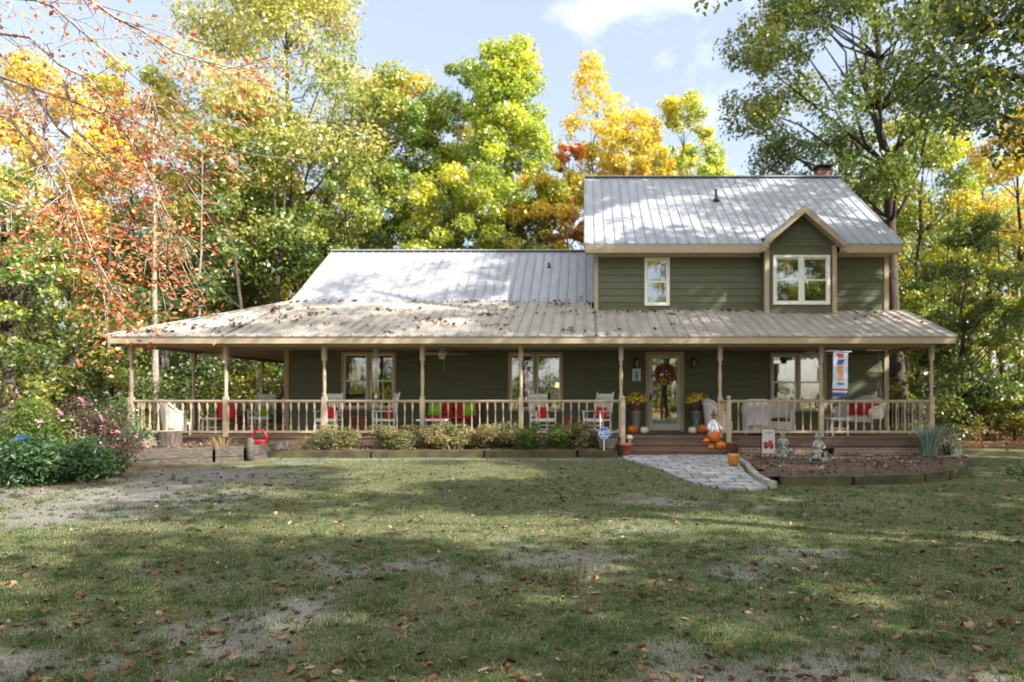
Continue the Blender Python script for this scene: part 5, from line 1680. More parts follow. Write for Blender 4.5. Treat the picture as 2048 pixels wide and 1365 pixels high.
tree('hickory_tree', 'airy golden tree right behind the upper roof ridge', 41, 1268, 205, 480, 92, 1265, 'gold', 109, cov=1.7, tr=.2, ncl=44)
tree('poplar_tree', 'sparse yellow green tree behind the middle of the upper roof ridge', 40, 1368, 185, 480, 76, 1360, 'yelgreen', 110, cov=1.7, tr=.16, ncl=44)
tree('hickory_tree', 'small orange tree peeking over the upper roof ridge', 37, 1310, 285, 520, 60, 1310, 'orange', 111, cov=1.4, tr=.14, ncl=28)
tree('oak_tree', 'massive dark leaved oak with a thick trunk at the right corner of the house', 28.5, 1688, -190, 440, 225, 1796, 'oakleaf', 112, cov=2.3, tr=.42, ncl=170, nl=60, ttx=1740, leaf=.25, cl=(.10, .24))
tree('oak_tree', 'yellow green tree behind the massive dark oak on the right', 36, 1850, 210, 640, 120, 1838, 'yelgreen', 113, cov=2.2, tr=.24, ncl=56, nl=30, group='trees right of the house')
tree('maple_tree', 'golden tree at the right edge above the dark holly', 31, 2030, 215, 560, 110, 2055, 'gold', 114, cov=1.9, tr=.2, ncl=50, nl=30, group='trees right of the house')
tree('holly_tree', 'dark glossy holly with a bare slim trunk right of the porch', 24, 1935, 430, 800, 112, 1915, 'dark', 115, cov=1.6, tr=.105, ncl=60, nl=40, group='trees right of the house', leaf=.17)
tree('sapling', 'slender sapling just right of the slim trunked holly', 25, 1990, 520, 850, 60, 1975, 'yelgreen', 116, cov=1.3, tr=.055, ncl=36, nl=22, group='trees right of the house', leaf=.17, cat='sapling')
tree('sapling', 'slender sapling at the right edge of the lawn', 23, 2050, 560, 860, 55, 2028, 'yelgreen', 117, cov=1.2, tr=.06, ncl=30, nl=20, group='trees right of the house', leaf=.17, cat='sapling')
tree('small_tree', 'low bushy green tree filling the gap behind the right porch corner', 32, 1830, 560, 850, 90, 1825, 'wood', 118, cov=1.8, tr=.1, ncl=40, group='trees right of the house')
tree('hickory_tree', 'large golden yellow tree at the left edge behind the red branches', 30, 95, 140, 470, 145, 60, 'gold', 119, cov=2.1, tr=.24, ncl=60, nl=34, group='trees left of the house')
tree('oak_tree', 'green and yellow tree between the golden tree and the huge pale oak', 37, 265, 110, 700, 125, 255, 'yelgreen', 120, cov=1.9, tr=.2, ncl=52, group='trees left of the house')
tree('pine_tree', 'dark green tree standing left of the porch roof tip', 29, 330, 470, 820, 110, 335, 'deep', 121, cov=2.1, tr=.16, ncl=46, group='trees left of the house')
tree('oak_tree', 'dark green tree with gold flecks at the left edge above the azaleas', 25, 110, 470, 830, 125, 95, 'under', 122, cov=1.9, tr=.2, ncl=56, nl=34, group='trees left of the house', leaf=.19)
tree('beech_tree', 'yellow tree glowing between the trunks left of the wing roof', 42, 480, 330, 640, 90, 480, 'gold', 123, cov=1.9, tr=.16, ncl=36, group='trees left of the house')
tree('oak_tree', 'green tree with a stout trunk at the far left edge', 22, 5, 320, 640, 105, 14, 'mixed', 124, cov=1.5, tr=.24, ncl=44, nl=30, group='trees left of the house', leaf=.18)
tree('small_tree', 'pale green small tree seen through the open side porch', 33, 470, 650, 860, 95, 440, 'yelgreen', 125, cov=1.7, tr=.1, ncl=36, group='trees left of the house')
for i, (x, Y, tr_, lb) in enumerate([(312, 25, .15, 'pale sunlit trunk seen under the left end of the porch roof'), (398, 30, .10, 'thin pale trunk seen through the middle of the side porch'),
                                     (222, 28, .11, 'thin trunk left of the corner porch post'), (560, 33, .24, 'dark trunk beside the corner of the green wall')]):
    c = thing('bare_tree', lb, 'tree', (pX(x, Y), Y, 0), 0, 'bare trunks in the left woods')
    m = MB(); rg = np.random.default_rng(300 + i); skeleton(m, rg, (0, 0, -.2), (rg.normal(0, .4), 0, 12.5), tr_, np.zeros((0, 3)), 0, .01); m.build('trunk', PALEBARK if i < 2 else BARK, c)
for i, (x, Y, tr_, lb) in enumerate([(1880, 29, .09, 'thin dark trunk in the woods behind the slim trunked holly'), (2005, 30, .10, 'thin trunk in the woods near the right edge')]):
    c = thing('bare_tree', lb, 'tree', (pX(x, Y), Y, 0), 0, 'bare trunks in the right woods')
    m = MB(); rg = np.random.default_rng(320 + i); skeleton(m, rg, (0, 0, -.2), (rg.normal(0, .4), 0, 11), tr_, np.zeros((0, 3)), 0, .01); m.build('trunk', BARK, c)

# near oak whose limbs hang in from the upper right; its trunk stands beyond the frame
rg = np.random.default_rng(77)
jo = thing('oak_tree', 'near oak hanging its dark leafy limbs in from the upper right corner', 'tree', (11.6, 14.5, 0))
m = MB()
m.tube([(11.6, 14.5, -.2), (11.3, 14.5, 4), (10.6, 14.5, 8), (10.05, 14.5, 10.4), (9.2, 14.6, 14), (8.8, 14.6, 17)], [.42, .34, .30, .26, .18, .06], 11)
def limb(P, r):
    pts = [px(x, y, Y) for x, y, Y in P]; m.tube(pts, [r * (1 - .8 * i / (len(pts) - 1)) for i in range(len(pts))], 7); return pts
LB = [limb([(2075, 180, 14.5), (2000, 140, 15), (1930, 165, 15.5), (1860, 150, 16), (1800, 205, 16.5)], .10), limb([(2110, 330, 14.5), (2050, 250, 14), (1990, 225, 13.5), (1930, 240, 13)], .06),
      limb([(2030, -60, 14.5), (1930, -60, 15), (1800, -30, 15.5), (1700, -40, 16)], .10), limb([(2010, -200, 14.5), (1850, -230, 14), (1600, -180, 13), (1430, -60, 12.5)], .10), limb([(2040, 40, 14.5), (1960, 60, 15), (1890, 60, 15.5)], .07)]
m.build('trunk', BARK, jo, True)
C = []
for l in LB:
    for a, b in zip(l[:-1], l[1:]):
        for t in (.2, .5, .85):
            C.append(tuple(np.array(a) + (np.array(b) - np.array(a)) * t + rg.normal(0, .35, 3)))
C = [c for c in C if not (c[0] / c[1] < .25 and c[2] < 8.9)]
for k in range(46): C.append((rg.normal(9.8, 1.9), rg.normal(14.5, 2.0), rg.uniform(9.5, 17)))

for k in range(60): C.append(px(rg.uniform(1890, 2130), rg.uniform(-90, 220), rg.uniform(13.5, 16.5)))
C.append(px(1412, -32, 12.2))
C = np.array(C); n = 11500
idx = rg.integers(0, len(C), n); d = rg.normal(size=(n, 3)); d /= np.linalg.norm(d, axis=1)[:, None]
p = C[idx] + d * (rg.uniform(.2, 1, n) ** .6)[:, None] * rg.uniform(.45, .85, len(C))[idx][:, None] * np.array([1, 1, .6])
D_ = []
for k in range(52):
    Yc = rg.uniform(8.5, 17.5); D_.append((rg.uniform(2.5, 15), Yc, 3.2 + .66 * Yc + rg.uniform(0, 6.5)))
for k in range(20): D_.append((rg.uniform(11, 18.5), rg.uniform(15.5, 18.5), rg.uniform(13, 19)))  # unseen clumps added above the view to shade the upper roof
D_ = np.array(D_); n2 = 21000; i2 = rg.integers(0, len(D_), n2); d2 = rg.normal(size=(n2, 3)); d2 /= np.linalg.norm(d2, axis=1)[:, None]
p = np.concatenate([p, D_[i2] + d2 * (rg.uniform(.1, 1, n2) ** .6)[:, None] * rg.uniform(.6, 1.15, len(D_))[i2][:, None] * np.array([1, 1, .55])])
idx = np.concatenate([idx, i2 % len(C)]); n = n + n2
v, q, lv = leaf_cloud(p - np.array([11.6, 14.5, 0]), .16, 78, np.clip(rg.uniform(0, .75, n) + (rg.uniform(0, 1, len(C)) > .85)[idx] * .25, 0, 1), .6)
np_mesh('crown', v, q, LM['oakleaf'], {'lv': lv}, jo)

# red dogwood reaching in from the left, trunk beyond the frame
dg = thing('dogwood_tree', 'red leaved dogwood reaching its pale twigs in from the left', 'tree', (-8.6, 9.0, 0))
BR = [[(-140, 60, 9), (-60, -10, 8.8), (70, 0, 8.5), (110, 15, 8.3), (160, 60, 8.2), (215, 105, 8.2), (300, 180, 8.4), (335, 300, 8.6)],
      [(-140, -80, 9), (40, -70, 8), (180, 0, 7.6), (230, 35, 7.6), (290, 65, 7.7), (350, 105, 7.8), (420, 128, 8.0), (500, 160, 8.2)],
      [(-140, 100, 9), (-60, 60, 8.8), (60, 75, 8.4), (120, 130, 8.2), (180, 160, 8.2), (230, 230, 8.3), (310, 260, 8.5), (350, 330, 8.6)],
      [(-140, 160, 9), (-60, 130, 8.9), (60, 175, 8.6), (150, 205, 8.5), (200, 225, 8.6), (320, 212, 9), (430, 300, 9.2)],
      [(-140, 230, 9), (-60, 200, 8.9), (20, 240, 8.5), (80, 310, 8.2), (130, 400, 8.1), (165, 490, 8.1), (200, 550, 8.2), (225, 610, 8.3)],
      [(0, 150, 8.8), (50, 240, 8.3), (130, 350, 8.0), (165, 450, 7.9), (200, 540, 7.9)],
      [(130, 160, 8.3), (150, 260, 8.4), (230, 330, 8.5), (310, 400, 8.6), (345, 490, 8.7)],
      [(60, 178, 8.6), (120, 260, 8.7), (200, 330, 8.9), (260, 460, 9), (330, 540, 9.1)],
      [(230, 230, 8.3), (290, 330, 8.6), (330, 420, 8.7), (360, 470, 8.8)], [(-100, 330, 8.6), (0, 400, 8.2), (70, 430, 8.1)]]
m = MB()
m.tube([(-8.6, 9, -.2), (-8.7, 9, 2.2), (-8.3, 9, 4.0), (-8.2, 9, 6.5)], [.16, .13, .10, .06], 9)
rg = np.random.default_rng(55)
LP = []; LW = []
for br in BR:
    pts = [np.array(px(*b)) for b in br]
    m.tube(pts, [.024 * (1 - .85 * i / (len(pts) - 1)) + .003 for i in range(len(pts))], 6)
    for i in range(1, len(pts) - 1):
        for k in range(6):
            t = rg.uniform(); a = pts[i] + (pts[i + 1] - pts[i]) * t
            dirv = (pts[i + 1] - pts[i]); dirv = dirv / np.linalg.norm(dirv)
            e = a + dirv * rg.uniform(.2, .8) + rg.normal(0, .30, 3) + np.array([0, 0, -.10])
            mid = (a + e) / 2 + rg.normal(0, .05, 3)
            m.tube([a, mid, e], [.006, .005, .0025], 4)
            fx = br[i][0]; fy = br[i][1]
            dens = .25 if fy < 110 and fx < 300 else 1.0
            nn = int(rg.integers(14, 36) * dens * rg.choice([.25, 1.45]) * (1.5 if fy > 330 else 1))
            for _ in range(nn):
                s = rg.uniform(.1, 1.1); LP.append(a + (e - a) * s + rg.normal(0, .13, 3)); LW.append(fy)
m.build('trunk', PALEBARK, dg, True)
LP = np.array(LP); n = len(LP)
v, q, lv = leaf_cloud(LP - np.array([-8.6, 9.0, 0]), .078, 56, np.clip(rg.uniform(0, .95, n) + rg.normal(0, .05, n), 0, 1), .6, np.array([[0, -.1, .9]]), .8)
np_mesh('crown', v, q, LM['red'], {'lv': lv}, dg)

# shade trees standing beyond the right edge and behind the camera: two kinds, copied
def offtree(label, X, Y, h, rad, pal, seed, n=9500):
    rg = np.random.default_rng(seed)
    c = thing('oak_tree', label, 'tree', (X, Y, 0), 0, 'trees shading the lawn')
    p, lv, cs, nr = crown_pts(rg, (0, 0), rad, h * .28, h, n, 38, OVAL, cl=(.16, .30), fill=.25)
    v, q, l = leaf_cloud(p, .30, seed, lv, .62, nr, .9); np_mesh('crown', v, q, LM[pal], {'lv': l}, c)
    m = MB(); skeleton(m, rg, (0, 0, -.2), (0, 0, h * .88), .28, cs, 24); m.build('trunk', BARK, c); return c
SHL = 'tall oak casting its shade across the lawn from beyond the right edge'
oa = offtree(SHL, 13.5, 3.0, 17, 4.4, 'mixed', 501)
for X, Y, s, rz in [(19, 10, 1.15, 1), (17, -6, 1.05, 4), (27, 4, 1.25, 5), (19.5, 1.5, .95, .5), (17.0, 17.2, 1.28, .9), (33, 12, 1.3, 2.6)]:
    c = copy_tree(oa); c.location = (X, Y, 0); c.rotation_euler = (0, 0, rz); c.scale = (s, s, s)
SHB = 'tree of the far field edge mirrored in the porch windows'
for X, Y, s, rz in [(-4.6, -10, .9, 1), (-6.2, -24, 1.1, 2), (6.2, -11, .95, 3), (-17, -7, .9, 4), (-23, -22, 1.2, .6), (20, -12, 1.1, 2.2), (-13, -30, 1.1, 1.3), (9.5, -26, 1.2, 3.4), (-28, -36, 1.2, 5), (-2, -38, 1.2, 2.6)]:
    c = copy_tree(oa); c.location = (X, Y, 0); c.rotation_euler = (0, 0, rz); c.scale = (s, s, s); c['label'] = SHB; c['group'] = 'trees across the field'

# ---- far woods: one mass
def woods(name, boxes, pal, leaf, seed, trunks=0):
    rg = np.random.default_rng(seed)
    P = []; LV = []; NR = []
    m = MB()
    for (x0, x1, y0, y1, z0, z1, ncl, n, rc) in boxes:
        cs = np.stack([rg.uniform(x0, x1, ncl), rg.uniform(y0, y1, ncl), z0 + (z1 - z0) * rg.uniform(0, 1, ncl) ** .9], 1)
        cs[:, 2] *= 1 - .25 * vnoise(cs[:, 0] * .25, cs[:, 1] * .1, seed)
        idx = rg.integers(0, ncl, n); d = rg.normal(size=(n, 3)); d /= np.linalg.norm(d, axis=1)[:, None]
        P.append(cs[idx] + d * (rg.uniform(.3, 1, n) ** .6)[:, None] * (rc * rg.uniform(.6, 1.3, ncl))[idx][:, None] * np.array([1, 1, .7]))
        cv = rg.uniform(0, 1, ncl); LV.append(np.clip(.55 * cv[idx] + .45 * rg.uniform(0, 1, n), 0, 1)); NR.append(d * .8 + np.array([0, 0, .6]))
        for k in range(trunks):
            X = rg.uniform(x0, x1); Y = rg.uniform(y0, y1); h = rg.uniform(.6, .95) * z1
            m.tube([(X, Y, -.2), (X + rg.normal(0, .2), Y, h * .5), (X + rg.normal(0, .5), Y, h)], [rg.uniform(.08, .2), .09, .03], 6)
    P = np.concatenate(P); LV = np.concatenate(LV); NR = np.concatenate(NR)
    P[:, 2] = np.maximum(P[:, 2], .03)
    v, q, l = leaf_cloud(P, leaf, seed, LV, .62, NR, .9)
    o = np_mesh(name, v, q, LM[pal], {'lv': l}); tag(o, kind='stuff')
    if trunks:
        t = m.build(name + '_stems', BARK); t.parent = o
    return o
woods('woodland', [(-46, -14, 33, 46, 1, 14.5, 200, 120000, 1.9), (-16, 12, 42, 50, .5, 12.5, 150, 84000, 1.9), (12, 44, 35, 48, 1, 16, 200, 120000, 1.9)], 'wood', .235, 601, 22)
woods('golden_woodland', [(-46, -12, 44, 56, 1, 14, 100, 26000, 2.1), (-8, 14, 49, 57, 1, 13, 70, 18000, 2.0), (14, 44, 46, 58, 2, 15, 100, 26000, 2.1)], 'woodgold', .38, 602)
woods('woodland_edge', [(-52, -3.5, -34, -16, 0, 12, 110, 16000, 1.7), (3, 14, -40, -30, 0, 8, 26, 3500, 1.5)], 'wood', .42, 606, 26)
woods('far_treeline', [(-120, 140, -96, -88, 0, 6.5, 160, 16000, 2.4)], 'dark', 1.0, 605)
woods('undergrowth', [(-34, -12.6, 23, 34, 0, 6.5, 190, 42000, .95), (-16, -3, 31, 38, 0, 6, 100, 22000, .95), (10.5, 32, 25, 38, 0, 6, 170, 40000, .9), (11.5, 30, 21.5, 26, 0, 2.6, 110, 24000, .62), (-40, -16, 20, 27, .0, 3.6, 90, 16000, .75)], 'under', .17, 603)
woods('forest_floor_leaves', [(-40, -9, 18, 30, 0, .05, 200, 9000, 1.2), (10.2, 30, 18, 30, 0, .05, 150, 7000, 1.2)], 'litter', .13, 604)

# ---- shrubs
def shrub(name, label, X, Y, z, rx, ry, h, pal, seed, n, leaf, group, cat='shrub', flowers=0, ncl=26, lift=.0):
    rg = np.random.default_rng(seed)
    c = thing(name, label, cat, (X, Y, z), 0, group)
    a = rg.uniform(0, 2 * PI, ncl); r = rg.uniform(.05, 1, ncl) ** .6
    cs = np.stack([rx * .82 * r * np.cos(a), ry * .82 * r * np.sin(a), h * (lift + (1 - lift) * rg.uniform(.15, .86, ncl) * np.sqrt(np.maximum(1 - .75 * r ** 2, 0)))], 1)
    idx = rg.integers(0, ncl, n); d = rg.normal(size=(n, 3)); d /= np.linalg.norm(d, axis=1)[:, None]
    p = cs[idx] + d * (rg.uniform(.3, 1, n) ** .6)[:, None] * np.array([rx, ry, h * .75]) * rg.uniform(.2, .38, ncl)[idx][:, None]
    p[:, 2] = np.maximum(p[:, 2], .02)
    cv = rg.uniform(0, 1, ncl); lv0 = np.clip(.4 * cv[idx] + .6 * rg.uniform(0, 1, n), 0, 1)
    v, q, lv = leaf_cloud(p, leaf, seed, lv0, .5, d * .7 + np.array([0, 0, .8]), .8); np_mesh('foliage', v, q, LM[pal], {'lv': lv}, c)
    m = MB()
    for k in range(min(ncl, 18)):
        e = cs[k]; m.tube([(rg.normal(0, rx * .18), rg.normal(0, ry * .18), -.05), (e[0] * .5, e[1] * .5, e[2] * .55), tuple(e)], [.014, .010, .004], 5)
    m.build('stems', PALEBARK if pal == 'purple' else BARK, c)
    if flowers:
        pts = cs[rg.integers(0, ncl, flowers)] + rg.normal(0, .12, (flowers, 3)) * np.array([rx, ry, h]) + np.array([0, -.12, h * .14])
        pts = np.repeat(pts, 6, 0) + rg.normal(0, .024, (flowers * 6, 3))
        v, q, lv = leaf_cloud(pts, .055, seed + 5, rg.uniform(0, 1, len(pts)), .85); np_mesh('blossoms', v, q, LM['pink'], {'lv': lv}, c)
    return c
GF = 'low hedge shrubs along the porch front'
shrub('hedge_shrub', 'small loose shrub under the first rocking chair', pX(665, 16.75), 16.75, .28, 0.80, .42, 0.69, 'hedge', 701, 4387, .062, GF)
shrub('hedge_shrub', 'wide clipped shrub between the left window and the red loveseat, olive with pale tips', pX(800, 16.72), 16.72, .28, 0.94, .46, 0.76, 'hedge', 702, 7605, .062, GF)
shrub('hedge_shrub', 'clipped shrub in front of the red loveseat', pX(895, 16.72), 16.72, .28, 0.90, .46, 0.77, 'hedge', 703, 7605, .062, GF)
shrub('hedge_shrub', 'reddish tinged clipped shrub below the middle window, left half', pX(1000, 16.7), 16.7, .28, 0.94, .46, 0.79, 'hedge', 704, 7897, .062, GF)
shrub('hedge_shrub', 'greener clipped shrub below the middle window, right half', pX(1085, 16.7), 16.7, .28, 0.90, .45, 0.79, 'azalea', 705, 7312, .062, GF)
shrub('hedge_shrub', 'clipped shrub next to the stone coloured planter, end of the hedge', pX(1155, 16.74), 16.74, .28, 0.72, .40, 0.72, 'hedge', 706, 5557, .062, GF)
GL = 'shrubs crowding the left corner'
shrub('azalea_shrub', 'tall leafy green azalea at the far left edge', pX(45, 13.2), 13.2, .0, 1.15, .9, 1.80, 'azalea', 711, 6400, .085, GL, flowers=5, ncl=38)
shrub('azalea_shrub', 'purple leaved azalea dotted with pink blossoms', pX(158, 13.8), 13.8, .1, 1.35, .8, 1.50, 'purple', 712, 7200, .07, GL, flowers=64, ncl=34)
shrub('boxwood_shrub', 'dark rounded shrub against the left corner post of the porch', pX(232, 16.2), 16.2, .38, .66, .55, 1.45, 'deep', 713, 3800, .06, GL)
shrub('laurel_shrub', 'dark spreading shrub nearest the gravel, left edge', pX(40, 11.9), 11.9, .0, 1.1, .75, .98, 'shrub', 714, 4600, .095, GL, ncl=34)
shrub('laurel_shrub', 'dark spreading shrub in front of the grey retaining wall', pX(165, 12.25), 12.25, .0, .98, .7, .92, 'shrub', 715, 4200, .09, GL, ncl=32)
shrub('laurel_shrub', 'low dark shrub tumbling over the left part of the raised bed', pX(215, 14.4), 14.4, .25, .75, .55, .72, 'shrub', 716, 2600, .08, GL)
shrub('boxwood_shrub', 'small green shrub beside the tree stump', pX(272, 15.5), 15.5, .38, .52, .42, .62, 'shrub', 717, 1900, .06, GL)
shrub('evergreen_shrub', 'grey green shrub peeping in at the right edge of the lawn', pX(2045, 12.8), 12.8, .04, .35, .35, .42, 'deep', 718, 1200, .05, None)
# spiky plants
def spiky(name, label, X, Y, z, h, n, pal, seed, spread, w=.03, droop=.3, cat='plant'):
    rg = np.random.default_rng(seed); c = thing(name, label, cat, (X, Y, z))
    V = []; Q = []; LV = []
    for k in range(n):
        a = rg.uniform(0, 2 * PI); L = h * rg.uniform(.5, 1.1); o_ = rg.uniform(0, spread * .45)
        tilt = rg.uniform(.05, spread); b = len(V)
        ca, sa = math.cos(a), math.sin(a)
        for j in range(5):
            t = j / 4; r = o_ + L * tilt * t ** 1.4; zz = L * (t - droop * t ** 3)
            ww = w * (1 - t * .92)
            V.append((ca * r - sa * ww, sa * r + ca * ww, zz)); V.append((ca * r + sa * ww, sa * r - ca * ww, zz))
        LV += [rg.uniform()] * 10
        for j in range(4): Q.append((b + 2 * j, b + 2 * j + 1, b + 2 * j + 3, b + 2 * j + 2))
    np_mesh('blades', np.array(V), np.array(Q), LM[pal], {'lv': np.array(LV)}, c); return c
spiky('silver_plant', 'tall spiky silver green plant at the right corner of the porch', pX(1858, 16.7), 16.7, .12, 1.15, 240, 'silver', 721, .42, .02)
spiky('daylily', 'clump of dry strappy leaves above the grey retaining wall', pX(445, 15.5), 15.5, .38, .50, 46, 'dry', 722, .9, .014, .45)
shrub('boxwood_shrub', 'loose blue green bush behind the spiky plant at the right porch corner', 9.35, 17.0, .1, .5, .45, 1.05, 'silver', 723, 1500, .05, None)

# ---- lawn: grass blades, fallen leaves
rg = np.random.default_rng(900)
def blades(n, y0, y1, h0, h1, w, seed):
    rg = np.random.default_rng(seed)
    Yb = (rg.uniform(y0 ** .35, y1 ** .35, n)) ** (1 / .35)
    Xb = rg.uniform(-1, .78, n) * (Yb * .92 + .6) + 0.0
    d, g = dirt(Xb, Yb)
    tuft = fbm(Xb * 3.1, Yb * 3.1, 41, 3)
    keep = rg.uniform(0, 1, n) < np.clip(1.08 - .95 * d, .08, 1) * (.25 + 1.1 * tuft)
    keep &= ~((Xb < -7.7) & (Yb > 13.6)) & (Yb < 16.2)
    for P in (WALK, RB):
        pa = np.array(P); bb = (Xb > pa[:, 0].min()) & (Xb < pa[:, 0].max()) & (Yb > pa[:, 1].min()) & (Yb < pa[:, 1].max())
        for i in np.nonzero(bb & keep)[0]:
            if inpoly(Xb[i], Yb[i], P): keep[i] = False
    Xb = Xb[keep]; Yb = Yb[keep]; d = d[keep]; tuft = tuft[keep]; k = len(Xb)
    a = rg.uniform(0, 2 * PI, k); ln = rg.uniform(h0, h1, k) * (.6 + .8 * tuft); tl_ = rg.uniform(.2, 1.3, k)
    ww = w * rg.uniform(.6, 1.4, k) * (1 + Yb * .10)
    Z = gz(Xb, Yb) - .003
    ca, sa = np.cos(a), np.sin(a)
    b0 = np.stack([Xb - sa * ww, Yb + ca * ww, Z], 1); b1 = np.stack([Xb + sa * ww, Yb - ca * ww, Z], 1)
    hz = ln * np.cos(tl_); hr = ln * np.sin(tl_)
    m0 = np.stack([Xb + ca * hr * .45 - sa * ww * .8, Yb + sa * hr * .45 + ca * ww * .8, Z + hz * .62], 1); m1 = np.stack([Xb + ca * hr * .45 + sa * ww * .8, Yb + sa * hr * .45 - ca * ww * .8, Z + hz * .62], 1)
    t0 = np.stack([Xb + ca * hr, Yb + sa * hr, Z + hz], 1); t1 = t0 + np.stack([sa, -ca, 0 * sa], 1) * (ww * .15)[:, None]
    V = np.stack([b0, b1, m0, m1, t1, t0], 1).reshape(-1, 3)
    o = np.arange(k) * 6
    Q = np.concatenate([np.stack([o, o + 1, o + 3, o + 2], 1), np.stack([o + 2, o + 3, o + 4, o + 5], 1)])
    dry = fbm(Xb * .9, Yb * .9, 47, 3)
    lv = np.clip(rg.uniform(0, .72, k) + (dry - .5) * .9 + d * .3 + (rg.uniform(0, 1, k) > .86) * .3, 0, 1)
    return V, Q, np.repeat(lv, 6)
V1, Q1, L1 = blades(560000, 2.2, 16.2, .014, .042, .0016, 901)
def blade_set(Xb, Yb, a, ln, tl_, ww, lv):
    Z = gz(Xb, Yb) - .003; ca, sa = np.cos(a), np.sin(a); hz = ln * np.cos(tl_); hr = ln * np.sin(tl_); k = len(Xb)
    b0 = np.stack([Xb - sa * ww, Yb + ca * ww, Z], 1); b1 = np.stack([Xb + sa * ww, Yb - ca * ww, Z], 1)
    m0 = np.stack([Xb + ca * hr * .4 - sa * ww * .8, Yb + sa * hr * .4 + ca * ww * .8, Z + hz * .7 + .004], 1); m1 = np.stack([Xb + ca * hr * .4 + sa * ww * .8, Yb + sa * hr * .4 - ca * ww * .8, Z + hz * .7 + .004], 1)
    t0 = np.stack([Xb + ca * hr, Yb + sa * hr, Z + hz], 1); t1 = t0 + np.stack([sa, -ca, 0 * sa], 1) * (ww * .15)[:, None]
    V = np.stack([b0, b1, m0, m1, t1, t0], 1).reshape(-1, 3); o = np.arange(k) * 6
    return V, np.concatenate([np.stack([o, o + 1, o + 3, o + 2], 1), np.stack([o + 2, o + 3, o + 4, o + 5], 1)]), np.repeat(lv, 6)
rg = np.random.default_rng(905)
nt_ = 2600
Ty = rg.uniform(2.3 ** .5, 13 ** .5, nt_) ** 2; Tx = rg.uniform(-1, .78, nt_) * (Ty * .92 + .6)
kt = (rg.uniform(0, 1, nt_) < .15 + 1.1 * fbm(Tx * 1.1, Ty * 1.1, 71, 3)) & ~((Tx < -7.7) & (Ty > 12)) & ~np.array([inpoly(x, y, WALK) or inpoly(x, y, RB) for x, y in zip(Tx, Ty)])
Tx = Tx[kt]; Ty = Ty[kt]; per = 34; ts = rg.uniform(.5, 1.3, len(Tx)); tc_ = rg.uniform(0, .6, len(Tx))
Xt = np.repeat(Tx, per) + rg.normal(0, .030, len(Tx) * per) * np.repeat(ts, per); Yt = np.repeat(Ty, per) + rg.normal(0, .030, len(Tx) * per) * np.repeat(ts, per)
k = len(Xt)
V2, Q2, L2 = blade_set(Xt, Yt, rg.uniform(0, 2 * PI, k), rg.uniform(.022, .060, k) * np.repeat(ts, per), rg.uniform(.1, 1.15, k), .0019 * (1 + .08 * Yt), np.clip(np.repeat(tc_, per) + rg.uniform(-.1, .35, k), 0, 1))
k = 70000
Ys = rg.uniform(2.2 ** .4, 12 ** .4, k) ** 2.5; Xs_ = rg.uniform(-1, .78, k) * (Ys * .92 + .6)
ks = (rg.uniform(0, 1, k) < .1 + 1.3 * (fbm(Xs_ * .9, Ys * .9, 47, 3) - .25)) & ~np.array([inpoly(x, y, WALK) for x, y in zip(Xs_, Ys)]); Xs_ = Xs_[ks]; Ys = Ys[ks]; k = len(Ys)
V3, Q3, L3 = blade_set(Xs_, Ys, rg.uniform(0, 2 * PI, k), rg.uniform(.03, .11, k), rg.uniform(1.2, 1.5, k), .0016 * (1 + .1 * Ys), rg.uniform(.72, 1, k))
Q1 = np.concatenate([Q1, Q2 + len(V1), Q3 + len(V1) + len(V2)]); V1 = np.concatenate([V1, V2, V3]); L1 = np.concatenate([L1, L2, L3])
o = np_mesh('grass', V1, Q1, LM['grass'], {'lv': L1}); tag(o, kind='stuff')

def fallen(name, X, Y, Z, size, seed, pal, curl=.55, nrm=(0, 0, 1), tilt=.35):
    rg = np.random.default_rng(seed); n = len(X)
    a = np.tile(np.array(nrm, float), (n, 1)) + rg.normal(0, tilt, (n, 3)); a /= np.linalg.norm(a, axis=1)[:, None]
    t = rg.normal(size=(n, 3)); t -= a * (t * a).sum(1)[:, None]; t /= np.linalg.norm(t, axis=1)[:, None]; b = np.cross(a, t)
    s = size * (.28 + 1.15 * rg.uniform(0, 1, n) ** 1.3); c = np.stack([X, Y, Z], 1)
    cu = rg.uniform(0, curl, n); wd = rg.uniform(.22, .42, n)
    def P(u, w, h): return c + t * (s * u)[:, None] + b * (s * wd * w)[:, None] + a * (s * cu * h)[:, None]
    # 10-vertex leaf: midrib of 4, three on each side
    mid = [P(-.5, 0, .35), P(-.15, 0, 0.02), P(.2, 0, 0.05), P(.55, 0, .55)]
    lf = [P(-.28, .62, .55), P(.0, 1.0, .62), P(.3, .6, .75)]; rt = [P(-.28, -.62, .55), P(.0, -1.0, .62), P(.3, -.6, .75)]
    V = np.stack(mid + lf + rt, 1).reshape(-1, 3); o = np.arange(n) * 10
    F4 = [(0, 1, 5, 4), (1, 2, 6, 5), (2, 3, 3, 6)]
    Q = []
    for (i, j, k, l) in [(0, 1, 5, 4), (1, 2, 6, 5), (0, 7, 8, 1), (1, 8, 9, 2)]: Q.append(np.stack([o + i, o + j, o + k, o + l], 1))
    T = [np.stack([o + 2, o + 3, o + 6], 1), np.stack([o + 2, o + 9, o + 3], 1)]
    T = T + [np.concatenate([x[:, [0, 1, 2]], x[:, [0, 2, 3]]]) for x in Q]
    return np_mesh(name, V, np.concatenate(T), LM[pal], {'lv': np.repeat(rg.uniform(0, 1, n), 10)})
n = 11000
Yl = rg.uniform(2.3 ** .6, 16 ** .6, n) ** (1 / .6); Xl = rg.uniform(-1, .76, n) * (Yl * .92 + .5)
kp = rg.uniform(0, 1, n) < .10 + 1.9 * (fbm(Xl * .9, Yl * .9, 61, 4) - .22) - .12 * (Yl > 7) + .35 * (Yl < 4)
kp &= ~np.array([inpoly(x, y, WALK) and r < .85 for x, y, r in zip(Xl, Yl, rg.uniform(0, 1, n))])
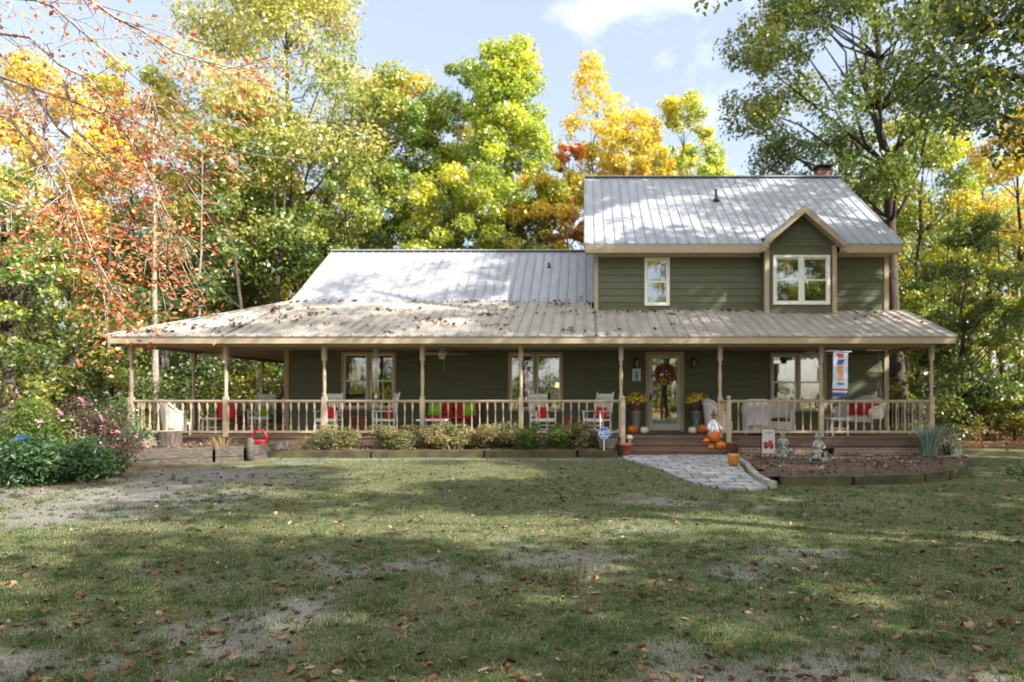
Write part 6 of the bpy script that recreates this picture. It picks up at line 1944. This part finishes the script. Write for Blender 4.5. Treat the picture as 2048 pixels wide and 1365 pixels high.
Xl = Xl[kp]; Yl = Yl[kp]
o = fallen('fallen_leaves', Xl, Yl, gz(Xl, Yl) + .008, .056, 911, 'litter'); tag(o, kind='stuff')
# litter on the beds
def scatter_poly(P, n, seed):
    rg = np.random.default_rng(seed); pa = np.array(P); X = rg.uniform(pa[:, 0].min(), pa[:, 0].max(), n); Y = rg.uniform(pa[:, 1].min(), pa[:, 1].max(), n)
    k = np.array([inpoly(x, y, P) for x, y in zip(X, Y)]); return X[k], Y[k]
for i, (P, z, n) in enumerate([(RB, .20, 1500), ([(-11.9, 13.9), (-10.2, 14.35), (-7.96, 15.45), (-7.96, 17.3), (-12.1, 17.3)], .43, 900), ([(-8, 16.3), (.82, 16.3), (.82, 17.3), (-8, 17.3)], .31, 900)]):
    X, Y = scatter_poly(P, n, 920 + i); o = fallen('bed_leaves', X, Y, z - (.10 * np.clip((Y - 13) / 4.4, 0, 1) if i == 0 else 0 * Y), .068, 930 + i, 'litter', tilt=.5); tag(o, kind='stuff')
# leaves lying on the porch roof
rg = np.random.default_rng(950); X = []; Y = []
for k in range(120):
    u = rg.uniform() ** 1.6; cx_ = -12 + u * 15; cy_ = rg.uniform(17.3, 21.0); m_ = int(rg.integers(2, 14))
    X += list(cx_ + rg.normal(0, .22, m_)); Y += list(cy_ + rg.normal(0, .10, m_))
X += list(rg.uniform(-9.3, .2, 520)); Y += list(21.18 + rg.normal(0, .06, 520))
X += list(rg.uniform(.4, 9.1, 90)); Y += list(rg.uniform(19.6, 19.9, 90))
X += list(rg.normal(8.6, .5, 40)); Y += list(rg.normal(19.0, .35, 40))
X += list(rg.normal(.0, .25, 50)); Y += list(rg.normal(21.4, .12, 50))
X = np.array(X); Y = np.array(Y); kp = (Y < 21.28 + .3 * (X > -1)) & (X > XEL + .3 + (Y - EY) / (KY - EY) * (XHK - XEL)) & (X < 9.5) & ((X < .1) | (Y < 19.9)); X = X[kp]; Y = Y[kp]
o = fallen('roof_leaves', X, Y, EZ + PS * (Y - EY) + .035 + np.where(Y > 21.3, .06, 0), .10, 951, 'roofl', nrm=(0, -.33, .94)); tag(o, kind='stuff')
